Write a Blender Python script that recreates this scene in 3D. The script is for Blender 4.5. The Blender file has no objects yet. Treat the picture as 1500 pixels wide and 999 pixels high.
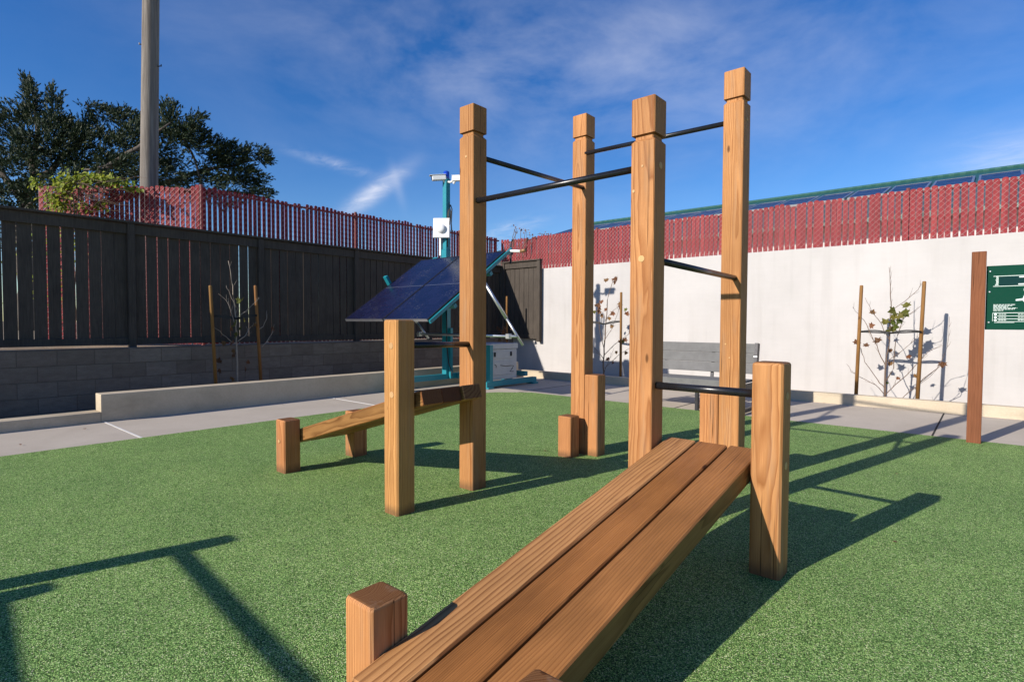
import bpy, bmesh, math, random
from mathutils import Vector, Matrix, noise as mnoise
random.seed(11)
C = bpy.context.scene.collection
scene = bpy.context.scene

# ------------------------------------------------------------------ camera
FPX, PITCH, ROLL, YAW, EYE = 812.8, 0.0325, 0.004, 0.7109, 1.2
fwd = Vector((-math.sin(YAW)*math.cos(PITCH), math.cos(YAW)*math.cos(PITCH), -math.sin(PITCH)))
rgt = Vector((math.cos(YAW), math.sin(YAW), 0))
upv = rgt.cross(fwd)
R2 = math.cos(ROLL)*rgt + math.sin(ROLL)*upv
U2 = -math.sin(ROLL)*rgt + math.cos(ROLL)*upv
cam_d = bpy.data.cameras.new('camera'); cam = bpy.data.objects.new('camera', cam_d); C.objects.link(cam)
cam_d.sensor_width = 36.0; cam_d.lens = FPX/1500*36.0; cam_d.clip_start = 0.05; cam_d.clip_end = 3000
M = Matrix((R2, U2, -fwd)).transposed().to_4x4(); M.translation = Vector((0, 0, EYE))
cam.matrix_world = M
scene.camera = cam

def ray(px, py):
    return fwd + (px-750)/FPX*R2 - (py-499.5)/FPX*U2
def at(px, py, depth):
    return Vector((0, 0, EYE)) + ray(px, py)*depth

# ------------------------------------------------------------------ light, sky, exposure
SUN_AZ = math.radians(13.8)         # the sun stands behind the camera, a little to its left
SUN_EL = math.radians(26.2)
to_sun = Vector((-math.sin(SUN_AZ)*math.cos(SUN_EL), -math.cos(SUN_AZ)*math.cos(SUN_EL), math.sin(SUN_EL)))
sun_d = bpy.data.lights.new('sun', 'SUN'); sun = bpy.data.objects.new('sun', sun_d); C.objects.link(sun)
sun_d.energy = 4.9; sun_d.angle = math.radians(0.55); sun_d.color = (1.0, 0.93, 0.84)
sun.rotation_euler = to_sun.to_track_quat('Z', 'Y').to_euler()
sun.location = to_sun*60

world = bpy.data.worlds.new("World"); scene.world = world; world.use_nodes = True
wt = world.node_tree; wt.nodes.clear()
def WN(t, **k):
    n = wt.nodes.new(t)
    for a, b in k.items(): setattr(n, a, b)
    return n
def wm(op, a, b=None, c=None, clamp=False):
    n = WN('ShaderNodeMath', operation=op, use_clamp=clamp)
    for i, x in enumerate((a, b, c)):
        if x is None: continue
        if isinstance(x, (int, float)): n.inputs[i].default_value = x
        else: wt.links.new(x, n.inputs[i])
    return n.outputs[0]
sky = WN('ShaderNodeTexSky', sky_type='NISHITA'); sky.sun_disc = False
sky.sun_elevation = SUN_EL; sky.sun_rotation = math.pi + SUN_AZ
sky.altitude = 400; sky.air_density = 1.0; sky.dust_density = 0.25; sky.ozone_density = 3.0
hs = WN('ShaderNodeHueSaturation'); hs.inputs['Saturation'].default_value = 1.34; hs.inputs['Hue'].default_value = 0.513; hs.inputs['Value'].default_value = 1.12
wt.links.new(sky.outputs[0], hs.inputs['Color'])
tc = WN('ShaderNodeTexCoord'); sx = WN('ShaderNodeSeparateXYZ'); wt.links.new(tc.outputs['Generated'], sx.inputs[0])
AZ = wm('ARCTAN2', sx.outputs[0], sx.outputs[1]); EL = wm('ARCSINE', sx.outputs[2])
def azel(px, py):
    d = ray(px, py).normalized(); return math.atan2(d.x, d.y), math.asin(d.z)
def blob(p, q, wid, pw=2.0):
    """soft streak between two sky directions (azimuth, elevation), half-width wid"""
    (a0, e0), (a1, e1) = azel(*p), azel(*q)
    L = math.hypot(a1-a0, e1-e0); ux, uy = (a1-a0)/L, (e1-e0)/L
    da = wm('SUBTRACT', AZ, (a0+a1)/2); de = wm('SUBTRACT', EL, (e0+e1)/2)
    u = wm('ADD', wm('MULTIPLY', da, ux/(L/2)), wm('MULTIPLY', de, uy/(L/2)))
    v = wm('ADD', wm('MULTIPLY', da, -uy/wid), wm('MULTIPLY', de, ux/wid))
    r2 = wm('ADD', wm('MULTIPLY', u, u), wm('MULTIPLY', v, v))
    return wm('POWER', math.e, wm('MULTIPLY', r2, -pw/2))
def cnoise(scale, rot, stretch, detail=8, lo=.4, hi=.75, dist=.6):
    # noise on the cloud layer: direction projected on a flat sheet overhead
    zz = wm('ADD', sx.outputs[2], 0.12)
    cb = WN('ShaderNodeCombineXYZ'); wt.links.new(wm('DIVIDE', sx.outputs[0], zz), cb.inputs[0]); wt.links.new(wm('DIVIDE', sx.outputs[1], zz), cb.inputs[1])
    mp = WN('ShaderNodeMapping'); mp.inputs['Rotation'].default_value = (0, 0, rot); mp.inputs['Scale'].default_value = (1, stretch, 1)
    wt.links.new(cb.outputs[0], mp.inputs[0])
    n = WN('ShaderNodeTexNoise'); n.inputs['Scale'].default_value = scale; n.inputs['Detail'].default_value = detail
    n.inputs['Roughness'].default_value = .6; n.inputs['Distortion'].default_value = dist
    wt.links.new(mp.outputs[0], n.inputs['Vector'])
    mr = WN('ShaderNodeMapRange'); mr.inputs[1].default_value = lo; mr.inputs[2].default_value = hi
    wt.links.new(n.outputs['Fac'], mr.inputs[0]); return mr.outputs[0]
cbz = WN('ShaderNodeCombineXYZ'); wt.links.new(AZ, cbz.inputs[0]); wt.links.new(wm('MULTIPLY', EL, 2.1), cbz.inputs[1])
nz = WN('ShaderNodeTexNoise'); nz.inputs['Scale'].default_value = 3.6; nz.inputs['Detail'].default_value = 9; nz.inputs['Roughness'].default_value = .58; nz.inputs['Distortion'].default_value = .25
wt.links.new(cbz.outputs[0], nz.inputs['Vector']); mz = WN('ShaderNodeMapRange'); mz.inputs[1].default_value = .38; mz.inputs[2].default_value = .75; wt.links.new(nz.outputs['Fac'], mz.inputs[0]); n1 = mz.outputs[0]
n0_ = cnoise(1.8, math.radians(35), 1.8, dist=1.2); n2 = cnoise(6.0, math.radians(60), 1.6, lo=.35, hi=.7)
m = wm('MULTIPLY', wm('MULTIPLY', blob((420, 40), (1420, 50), .13, 1.6), n1), .30)
m = wm('ADD', m, wm('MULTIPLY', wm('MULTIPLY', blob((560, 120), (960, 60), .06, 1.6), n1), .10))
m = wm('ADD', m, wm('MULTIPLY', wm('MULTIPLY', blob((508, 310), (592, 250), .013), wm('ADD', wm('MULTIPLY', n2, .6), .55)), .62))
m = wm('ADD', m, wm('MULTIPLY', blob((590, 300), (575, 245), .008), .12))
m = wm('ADD', m, wm('MULTIPLY', wm('MULTIPLY', blob((430, 222), (545, 256), .008), n2), .30))
m = wm('ADD', m, wm('MULTIPLY', wm('MULTIPLY', blob((700, 350), (790, 325), .012), n2), .35))
m = wm('ADD', m, wm('MULTIPLY', wm('MULTIPLY', blob((1390, 250), (1640, 205), .035), wm('ADD', wm('MULTIPLY', n2, .5), .4)), .45))
m = wm('ADD', m, wm('MULTIPLY', wm('MULTIPLY', blob((560, 380), (900, 300), .05), n1), .05))
m = wm('MINIMUM', m, .9)
mix = WN('ShaderNodeMixRGB'); mix.inputs[2].default_value = (8.0, 8.0, 8.6, 1)
wt.links.new(m, mix.inputs[0]); wt.links.new(hs.outputs[0], mix.inputs[1])
bg = WN('ShaderNodeBackground'); bg.inputs['Strength'].default_value = 0.102
out = WN('ShaderNodeOutputWorld'); wt.links.new(mix.outputs[0], bg.inputs['Color']); wt.links.new(bg.outputs[0], out.inputs['Surface'])

scene.view_settings.view_transform = 'Standard'; scene.view_settings.look = 'None'
scene.view_settings.exposure = 0.32; scene.view_settings.gamma = 1.0; scene.view_settings.use_curve_mapping = False
scene.render.engine = 'CYCLES'
scene.cycles.max_bounces = 6

# ------------------------------------------------------------------ materials
class Mat:
    def __init__(s, name, rough=.6, metallic=0, spec=.5):
        s.m = bpy.data.materials.new(name); s.m.use_nodes = True; s.t = s.m.node_tree
        s.b = s.t.nodes['Principled BSDF']; s.b.inputs['Roughness'].default_value = rough
        s.b.inputs['Metallic'].default_value = metallic; s.b.inputs['Specular IOR Level'].default_value = spec
    def N(s, t, **k):
        n = s.t.nodes.new(t)
        for a, b in k.items(): setattr(n, a, b)
        return n
    def L(s, a, b): s.t.links.new(a, b)
    def val(s, sock, x):
        if isinstance(x, (int, float)): sock.default_value = x
        elif isinstance(x, tuple): sock.default_value = x if len(x) == 4 or sock.type == 'VECTOR' else (*x, 1)
        else: s.L(x, sock)
    def math(s, op, a, b=None, c=None, clamp=False):
        n = s.N('ShaderNodeMath', operation=op, use_clamp=clamp)
        for i, x in enumerate((a, b, c)):
            if x is not None: s.val(n.inputs[i], x)
        return n.outputs[0]
    def coord(s, kind='Object', scale=(1, 1, 1), loc=None):
        t = s.N('ShaderNodeTexCoord'); mp = s.N('ShaderNodeMapping'); mp.inputs['Scale'].default_value = scale
        if loc is not None: s.val(mp.inputs['Location'], loc)
        s.L(t.outputs[kind], mp.inputs[0]); return mp.outputs[0]
    def noise(s, v, scale, detail=4, rough=.55, dist=0):
        n = s.N('ShaderNodeTexNoise'); s.val(n.inputs['Scale'], scale); n.inputs['Detail'].default_value = detail
        n.inputs['Roughness'].default_value = rough; n.inputs['Distortion'].default_value = dist
        s.L(v, n.inputs['Vector']); return n.outputs['Fac']
    def ramp(s, f, stops, interp='LINEAR'):
        r = s.N('ShaderNodeValToRGB'); e = r.color_ramp.elements; r.color_ramp.interpolation = interp
        while len(e) < len(stops): e.new(.5)
        for i, (p, c) in enumerate(stops):
            e[i].position = p; e[i].color = (*c, 1) if len(c) == 3 else c
        s.L(f, r.inputs[0]); return r.outputs[0]
    def mixc(s, f, a, b, mode='MIX'):
        n = s.N('ShaderNodeMixRGB', blend_type=mode); s.val(n.inputs[0], f); s.val(n.inputs[1], a); s.val(n.inputs[2], b); return n.outputs[0]
    def color(s, c): s.val(s.b.inputs['Base Color'], c)
    def rough(s, c): s.val(s.b.inputs['Roughness'], c)
    def bump(s, h, dist=.002, strength=1.0):
        n = s.N('ShaderNodeBump'); n.inputs['Distance'].default_value = dist; n.inputs['Strength'].default_value = strength
        s.L(h, n.inputs['Height']); s.L(n.outputs[0], s.b.inputs['Normal'])
    def mr(s, f, a, b, c, d):
        n = s.N('ShaderNodeMapRange'); s.L(f, n.inputs[0])
        for i, x in enumerate((a, b, c, d)): n.inputs[i+1].default_value = x
        return n.outputs[0]

def g3(x): return (x, x, x)
MATS = {}
def wood(name, early, late, ring=165, rough=.62, contrast=.75, tint=.16, knots=True, wave=.05, blot=.14, grime=False):
    m = Mat(name, rough=rough, spec=.14)
    oi = m.N('ShaderNodeObjectInfo'); rnd = oi.outputs['Random']
    off = m.N('ShaderNodeCombineXYZ'); m.L(m.math('MULTIPLY', rnd, 37.0), off.inputs[0]); m.L(m.math('MULTIPLY', rnd, 91.0), off.inputs[1]); m.L(m.math('MULTIPLY', rnd, 53.0), off.inputs[2])
    base = m.coord('Object')
    shift = m.N('ShaderNodeVectorMath', operation='ADD'); m.L(base, shift.inputs[0]); m.L(off.outputs[0], shift.inputs[1])
    st = m.N('ShaderNodeMapping'); st.inputs['Scale'].default_value = (5, 5, .9); m.L(shift.outputs[0], st.inputs[0])
    wob = m.noise(st.outputs[0], 1.0, 3, .5)
    st2 = m.N('ShaderNodeMapping'); st2.inputs['Scale'].default_value = (14, 14, 2.2); m.L(shift.outputs[0], st2.inputs[0])
    wob2 = m.noise(st2.outputs[0], 1.0, 3, .5)
    sep = m.N('ShaderNodeSeparateXYZ'); m.L(base, sep.inputs[0])
    # the pith lies outside the section, at a different place in every timber
    ang = m.math('MULTIPLY', rnd, 47.0)
    dx = m.math('SUBTRACT', sep.outputs[0], m.math('MULTIPLY', m.math('COSINE', ang), .13))
    dy = m.math('SUBTRACT', sep.outputs[1], m.math('MULTIPLY', m.math('SINE', ang), .13))
    r = m.math('SQRT', m.math('ADD', m.math('MULTIPLY', dx, dx), m.math('MULTIPLY', dy, dy)))
    r = m.math('ADD', r, m.math('MULTIPLY', wob, wave)); r = m.math('ADD', r, m.math('MULTIPLY', wob2, .009))
    vr = m.N('ShaderNodeCombineXYZ'); m.L(m.math('MULTIPLY', r, 22.0), vr.inputs[0]); r = m.math('ADD', r, m.math('MULTIPLY', m.noise(vr.outputs[0], 1.0, 3, .6), .035))
    fr = m.math('FRACT', m.math('MULTIPLY', r, float(ring)))
    ringv = m.ramp(fr, [(0, g3(0)), (.45, g3(.12)), (.8, g3(.75)), (.9, g3(1)), (1, g3(0))])
    fib = m.N('ShaderNodeMapping'); fib.inputs['Scale'].default_value = (420, 420, 9); m.L(shift.outputs[0], fib.inputs[0])
    fibre = m.noise(fib.outputs[0], 1.0, 3, .6)
    pa = m.N('ShaderNodeMapping'); pa.inputs['Scale'].default_value = (3.0, 3.0, 1.3); m.L(shift.outputs[0], pa.inputs[0])
    patch = m.noise(pa.outputs[0], 1.0, 4, .6)
    st3 = m.N('ShaderNodeMapping'); st3.inputs['Scale'].default_value = (34, 34, .7); m.L(shift.outputs[0], st3.inputs[0])
    streak = m.noise(st3.outputs[0], 1.0, 3, .55)
    c = m.mixc(m.math('MULTIPLY', ringv, contrast), early, late)
    c = m.mixc(m.mr(fibre, .35, .75, 0, .38), c, late)
    c = m.mixc(m.mr(streak, .42, .7, 0, .5), c, tuple(.5*a+.42*b for a, b in zip(early, late)))
    hv = m.N('ShaderNodeHueSaturation'); m.L(c, hv.inputs['Color'])
    m.L(m.math('ADD', m.math('ADD', .88, m.math('MULTIPLY', m.math('FRACT', m.math('MULTIPLY', rnd, 7.3)), tint)), m.mr(patch, .32, .68, -blot, blot)), hv.inputs['Value'])
    m.L(m.math('ADD', .492, m.math('MULTIPLY', m.math('FRACT', m.math('MULTIPLY', rnd, 13.7)), .014)), hv.inputs['Hue'])
    c = hv.outputs['Color']
    ck = m.N('ShaderNodeMapping'); ck.inputs['Scale'].default_value = (75, 75, 1.1); m.L(shift.outputs[0], ck.inputs[0])
    c = m.mixc(m.mr(m.noise(ck.outputs[0], 1.0, 2, .5), .685, .72, 0, .8), c, tuple(x*.2 for x in late))
    tcn = m.N('ShaderNodeTexCoord'); sn = m.N('ShaderNodeSeparateXYZ'); m.L(tcn.outputs['Normal'], sn.inputs[0])
    endf = m.mr(m.math('ABSOLUTE', sn.outputs[2]), .75, .95, 0, .85)
    c = m.mixc(endf, c, m.mixc(ringv, tuple(.24*a+.1*b for a, b in zip(early, late)), tuple(x*.45 for x in late)))
    if grime:
        gn = m.noise(m.coord('Object', (30, 30, 12)), 1, 4, .65)
        gz = m.math('SUBTRACT', sep.outputs[2], m.math('MULTIPLY', gn, .075))
        c = m.mixc(m.mr(gz, -.02, .035, .62, 0), c, (.075, .05, .03))
        wn = m.noise(m.coord('Object', (18, 18, 1.6)), 1, 4, .6)
        c = m.mixc(m.mr(wn, .56, .74, 0, .38), c, (.30, .215, .145))
    if knots:
        kv = m.N('ShaderNodeMapping'); kv.inputs['Scale'].default_value = (7, 7, 2.6); m.L(shift.outputs[0], kv.inputs[0])
        vo = m.N('ShaderNodeTexVoronoi'); vo.inputs['Scale'].default_value = 1.0; m.L(kv.outputs[0], vo.inputs['Vector'])
        kn = m.ramp(vo.outputs['Distance'], [(0, g3(.9)), (.05, g3(.7)), (.085, g3(0)), (1, g3(0))])
        c = m.mixc(kn, c, tuple(x*.28 for x in late))
    m.color(c)
    h = m.math('ADD', m.math('MULTIPLY', ringv, -.5), m.math('MULTIPLY', fibre, .9))
    m.bump(h, .0012, .7)
    m.rough(m.mr(fibre, .3, .7, rough-.1, rough+.12))
    return m.m
MATS['post'] = wood('fir_post_wood', (.565, .28, .108), (.24, .082, .020), ring=120, contrast=.8, tint=.2, grime=True)
MATS['plank'] = wood('stained_plank_wood', (.365, .142, .044), (.11, .031, .009), ring=130, rough=.5, contrast=.7, tint=.2, wave=.07, blot=.3)
MATS['plank_light'] = wood('bold_grained_plank_wood', (.55, .27, .105), (.16, .052, .016), ring=42, rough=.55, contrast=.9, tint=.1, wave=.13, blot=.18)
MATS['plank_soft'] = wood('smooth_stained_plank_wood', (.40, .165, .055), (.16, .050, .015), ring=70, rough=.5, contrast=.6, tint=.1, wave=.09, blot=.3)
MATS['plank_side'] = wood('golden_plank_edge_wood', (.33, .165, .055), (.13, .052, .014), ring=80, rough=.6, contrast=.9)
MATS['stake'] = wood('lodgepole_stake_wood', (.33, .175, .062), (.17, .07, .022), ring=200)
MATS['signpost'] = wood('weathered_brown_post_wood', (.26, .105, .048), (.14, .05, .022), ring=140, rough=.75, contrast=.5)
MATS['plug'] = wood('pale_plug_wood', (.66, .42, .2), (.5, .27, .11), ring=300, knots=False)

def paint(name, col, rough=.5, metallic=0, vary=.12, scale=6, spec=.5, bump=0):
    m = Mat(name, rough=rough, metallic=metallic, spec=spec)
    v = m.coord('Object'); n = m.noise(v, scale, 6, .65); n2 = m.noise(v, scale*14, 3, .6)
    f = m.math('ADD', m.math('MULTIPLY', n, .7), m.math('MULTIPLY', n2, .3))
    m.color(m.ramp(f, [(.25, tuple(c*(1-vary) for c in col)), (.75, tuple(min(1, c*(1+vary)) for c in col))]))
    m.rough(m.mr(n2, .3, .7, max(.05, rough-.08), rough+.1))
    if bump: m.bump(n2, bump)
    return m.m
MATS['blacksteel'] = paint('black_powder_coat', (.012, .012, .014), .28, vary=.3, scale=20)
MATS['galv'] = paint('galvanised_steel', (.55, .56, .56), .38, .85, .18, 12)
MATS['redpipe'] = paint('dark_red_pipe_coating', (.16, .04, .04), .6, 0, .2, 12)
MATS['wire'] = paint('dull_red_wire_coating', (.50, .30, .28), .6, 0, .2, 12)
MATS['teal'] = paint('teal_paint', (.012, .215, .265), .42, 0, .14, 5)
MATS['boxwhite'] = paint('scuffed_white_box_paint', (.52, .51, .49), .5, 0, .14, 5)
MATS['white'] = paint('white_plastic', (.78, .78, .76), .4, 0, .05, 8)
MATS['beacon'] = paint('blue_beacon_lens', (.015, .06, .42), .12, 0, .1, 8)
MATS['blackrubber'] = paint('black_rubber', (.014, .014, .015), .6, 0, .25, 15)
MATS['grey_slat'] = paint('grey_composite_slat', (.145, .142, .138), .8, 0, .3, 7, bump=.001)
MATS['dark_metal'] = paint('dark_bronze_metal', (.028, .026, .030), .45, .3, .2, 8)
MATS['silver'] = paint('brushed_aluminium', (.6, .6, .62), .35, .9, .1, 10)
MATS['rust'] = paint('rusty_brass_cap', (.32, .17, .08), .5, .4, .3, 20)

def fence_paint():
    m = Mat('charcoal_stain', rough=.75, spec=.15)
    v = m.coord('Object', (1, 1, 1)); st = m.coord('Object', (60, 60, 4)); n = m.noise(st, 1, 5, .65); n2 = m.noise(v, 2.2, 4, .6)
    f = m.math('ADD', m.math('MULTIPLY', n, .6), m.math('MULTIPLY', n2, .4))
    m.color(m.ramp(f, [(.3, (.042, .035, .029)), (.7, (.10, .082, .066))])); m.bump(n, .0015, .6); return m.m
MATS['fence'] = fence_paint()
def red_slat():
    m = Mat('red_plastic_slat', rough=.6, spec=.2)
    v = m.coord('Object', (9.7, 9.7, .9)); n = m.noise(v, 1.3, 2, .5); n2 = m.noise(m.coord('Object', (40, 40, 14)), 1, 4, .65)
    c = m.ramp(n, [(.3, (.17, .012, .017)), (.55, (.235, .020, .026)), (.75, (.30, .036, .038))])
    c = m.mixc(m.mr(n2, .55, .85, 0, .35), c, (.33, .11, .10)); m.color(c); return m.m
MATS['red'] = red_slat()

def turf():
    m = Mat('green_rubber_granules', rough=.85, spec=.1)
    v = m.coord('Object')
    vo = m.N('ShaderNodeTexVoronoi'); vo.inputs['Scale'].default_value = 235; m.L(v, vo.inputs['Vector'])
    sp = m.N('ShaderNodeSeparateColor'); m.L(vo.outputs['Color'], sp.inputs[0])
    c = m.ramp(sp.outputs[0], [(0, (.04, .085, .025)), (.16, (.10, .205, .055)), (.45, (.19, .36, .098)), (.72, (.275, .47, .145)), (.87, (.44, .61, .20)), (.97, (.58, .66, .34)), (1, (.72, .72, .46))])
    edge = m.mr(vo.outputs['Distance'], .2, .75, 1.0, .2)
    c = m.mixc(1.0, c, m.ramp(edge, [(0, g3(0)), (1, g3(1))]), 'MULTIPLY')
    big = m.noise(v, 1.1, 5, .6); mid = m.noise(v, 9, 4, .6)
    hv = m.N('ShaderNodeHueSaturation'); m.L(c, hv.inputs['Color'])
    m.L(m.math('ADD', m.mr(big, .3, .7, 1.45, 1.80), m.mr(mid, .3, .7, -.12, .12)), hv.inputs['Value'])
    m.L(m.mr(big, .3, .7, .499, .488), hv.inputs['Hue']); hv.inputs['Saturation'].default_value = 1.03
    m.color(hv.outputs['Color'])
    h = m.math('ADD', m.math('MULTIPLY', vo.outputs['Distance'], -1.0), m.math('MULTIPLY', sp.outputs[1], .9))
    m.bump(h, .0030, 1.0); return m.m
MATS['turf'] = turf()

def concrete(name, lo, hi, scale=1.6, stain=None, bump=.0012):
    m = Mat(name, rough=.9, spec=.1); v = m.coord('Object')
    n = m.noise(v, scale, 6, .65); n2 = m.noise(v, 45, 5, .7); n3 = m.noise(m.coord('Object', (1, 1, 3)), .9, 4, .6, .4)
    f = m.math('ADD', m.math('MULTIPLY', n, .6), m.math('MULTIPLY', n2, .4))
    c = m.ramp(f, [(.3, lo), (.7, hi)])
    if stain: c = m.mixc(m.mr(n3, .5, .72, 0, .7), c, stain)
    m.color(c); m.bump(n2, bump, .7); return m.m
MATS['walk'] = concrete('broom_concrete', (.43, .375, .305), (.53, .465, .385), 1.0, (.40, .345, .28))
MATS['kerb'] = concrete('kerb_concrete', (.44, .365, .26), (.60, .51, .38), 1.8, (.30, .25, .18))
MATS['joint_light'] = concrete('pale_joint_sealant', (.62, .6, .56), (.72, .7, .66))
MATS['joint_dark'] = concrete('dark_joint', (.03, .03, .03), (.06, .055, .05))
MATS['soil'] = concrete('sandy_soil', (.24, .185, .125), (.40, .33, .24), 5, (.16, .12, .08), .02)
def stucco():
    m = Mat('white_stucco', rough=.95, spec=.08); v = m.coord('Object')
    n = m.noise(v, .8, 5, .6); n2 = m.noise(m.coord('Object', (3, 3, 26)), 1, 5, .7); n3 = m.noise(v, 120, 3, .6)
    f = m.math('ADD', m.math('MULTIPLY', n, .8), m.math('MULTIPLY', n2, .2))
    c = m.ramp(f, [(.3, (.455, .435, .415)), (.7, (.545, .52, .50))])
    vo = m.N('ShaderNodeTexVoronoi'); vo.inputs['Scale'].default_value = 3.1; m.L(v, vo.inputs['Vector'])
    c = m.mixc(m.ramp(vo.outputs['Distance'], [(0, g3(.55)), (.035, g3(0)), (1, g3(0))]), c, (.40, .38, .36))
    ws = m.noise(m.coord('Object', (5.5, 5.5, .35)), 1, 5, .65); wb = m.noise(v, .55, 3, .5)
    c = m.mixc(m.math('MULTIPLY', m.mr(ws, .5, .75, 0, .30), m.mr(wb, .4, .6, .2, 1)), c, (.33, .305, .28))
    m.color(c); m.bump(m.math('ADD', n3, m.math('MULTIPLY', n2, .6)), .003, .6); return m.m
MATS['stucco'] = stucco()
def block():
    m = Mat('dark_concrete_block', rough=.95, spec=.08)
    t = m.N('ShaderNodeTexCoord'); s = m.N('ShaderNodeSeparateXYZ'); m.L(t.outputs['Object'], s.inputs[0])
    cb = m.N('ShaderNodeCombineXYZ'); m.L(s.outputs[1], cb.inputs[0]); m.L(s.outputs[2], cb.inputs[1])
    b = m.N('ShaderNodeTexBrick'); b.offset = .5; m.L(cb.outputs[0], b.inputs['Vector'])
    b.inputs['Scale'].default_value = 1; b.inputs['Brick Width'].default_value = .405; b.inputs['Row Height'].default_value = .2032
    b.inputs['Mortar Size'].default_value = .005; b.inputs['Mortar Smooth'].default_value = .4; b.inputs['Bias'].default_value = 0
    b.inputs['Color1'].default_value = (.185, .147, .115, 1); b.inputs['Color2'].default_value = (.25, .205, .165, 1); b.inputs['Mortar'].default_value = (.14, .115, .09, 1)
    v = m.coord('Object'); n = m.noise(m.coord('Object', (1, 3, 9)), 2.2, 6, .7); n2 = m.noise(v, 70, 4, .7)
    c = m.mixc(m.mr(n, .35, .7, 0, .6), b.outputs['Color'], (.11, .085, .066)); c = m.mixc(m.mr(n2, .5, .8, 0, .3), c, (.32, .29, .27))
    m.color(c); m.bump(m.math('SUBTRACT', m.math('MULTIPLY', n2, .5), b.outputs['Fac']), .006, .8); return m.m
MATS['block'] = block()
def pv():
    m = Mat('dark_blue_solar_cells', rough=.24, spec=.55)
    t = m.N('ShaderNodeTexCoord'); s = m.N('ShaderNodeSeparateXYZ'); m.L(t.outputs['Object'], s.inputs[0])
    def grid(o, pitch, w):
        f = m.math('FRACT', m.math('DIVIDE', o, pitch)); return m.math('LESS_THAN', f, w)
    g = m.math('MAXIMUM', grid(s.outputs[0], .166, .018), grid(s.outputs[1], .083, .035))
    n = m.noise(m.coord('Object'), 3, 4, .6)
    c = m.ramp(n, [(.3, (.005, .006, .022)), (.7, (.009, .011, .04))])
    c = m.mixc(m.math('MULTIPLY', g, .25), c, (.02, .024, .07))
    dust = m.noise(m.coord('Object'), 46, 2, .5); dn = m.noise(m.coord('Object'), 2.2, 3, .5)
    c = m.mixc(m.math('MULTIPLY', m.mr(dust, .63, .68, 0, .7), m.mr(dn, .5, .62, 0, 1)), c, (.30, .29, .30))
    m.color(c); m.rough(m.mr(n, .3, .7, .2, .34)); return m.m
MATS['pv'] = pv()
def roofmat():
    m = Mat('green_ribbed_metal', rough=.4, metallic=.1)
    t = m.N('ShaderNodeTexCoord'); s = m.N('ShaderNodeSeparateXYZ'); m.L(t.outputs['Object'], s.inputs[0])
    f = m.math('PINGPONG', s.outputs[0], .16); n = m.noise(m.coord('Object'), .7, 4, .6)
    m.color(m.mixc(m.mr(n, .3, .7, 0, .4), (.022, .095, .078), (.045, .135, .115))); m.bump(f, .12, 1); return m.m
MATS['roof'] = roofmat()
MATS['bldg'] = paint('pale_plaster', (.60, .585, .56), .85, 0, .08, 2)
MATS['sign'] = paint('green_sign_face', (.001, .047, .028), .6, 0, .06, 3, .1)
MATS['ink'] = paint('pale_sign_print', (.66, .74, .70), .5, 0, .04, 3)
MATS['inkblue'] = paint('navy_sign_print', (.002, .030, .030), .6, 0, .04, 3, .1)
MATS['pole'] = (lambda: (lambda m: (m.color(m.mixc(m.mr(m.noise(m.coord('Object', (22, 22, .8)), 1, 5, .65), .35, .7, 0, 1), (.13, .11, .092), (.27, .24, .205))), m.bump(m.noise(m.coord('Object', (60, 60, 1.5)), 1, 4, .6), .006, .8), m.m)[-1])(Mat('weathered_grey_pole', rough=.85, spec=.2)))()
def leaf(name, cols, trans=.25):
    m = Mat(name, rough=.6, spec=.3)
    ge = m.N('ShaderNodeNewGeometry')
    c = m.ramp(ge.outputs['Random Per Island'], [(i/(len(cols)-1), c) for i, c in enumerate(cols)])
    m.color(c)
    tr = m.N('ShaderNodeBsdfTranslucent'); m.L(c, tr.inputs['Color']); mx = m.N('ShaderNodeMixShader'); mx.inputs[0].default_value = trans
    m.L(m.b.outputs[0], mx.inputs[1]); m.L(tr.outputs[0], mx.inputs[2]); m.L(mx.outputs[0], m.t.nodes['Material Output'].inputs['Surface']); return m.m
MATS['cypress'] = leaf('cypress_foliage', [(.008, .022, .011), (.016, .036, .015), (.028, .050, .018), (.055, .066, .024)], .12)
MATS['bark'] = paint('grey_bark', (.105, .085, .068), .9, 0, .4, 5, bump=.02)
MATS['twig'] = paint('brown_twig', (.15, .10, .07), .8, 0, .35, 30)
MATS['paletwig'] = paint('pale_twig', (.33, .27, .21), .8, 0, .35, 30)
MATS['leaf_brown'] = leaf('dry_brown_leaf', [(.15, .055, .025), (.22, .09, .04), (.12, .06, .03), (.26, .14, .05)], .3)
MATS['leaf_green'] = leaf('young_green_leaf', [(.06, .10, .018), (.10, .12, .02), (.17, .15, .03), (.05, .07, .015)], .35)
MATS['vine'] = leaf('yellow_green_vine_leaf', [(.13, .20, .015), (.24, .30, .02), (.36, .38, .04), (.09, .13, .02)], .35)

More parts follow.
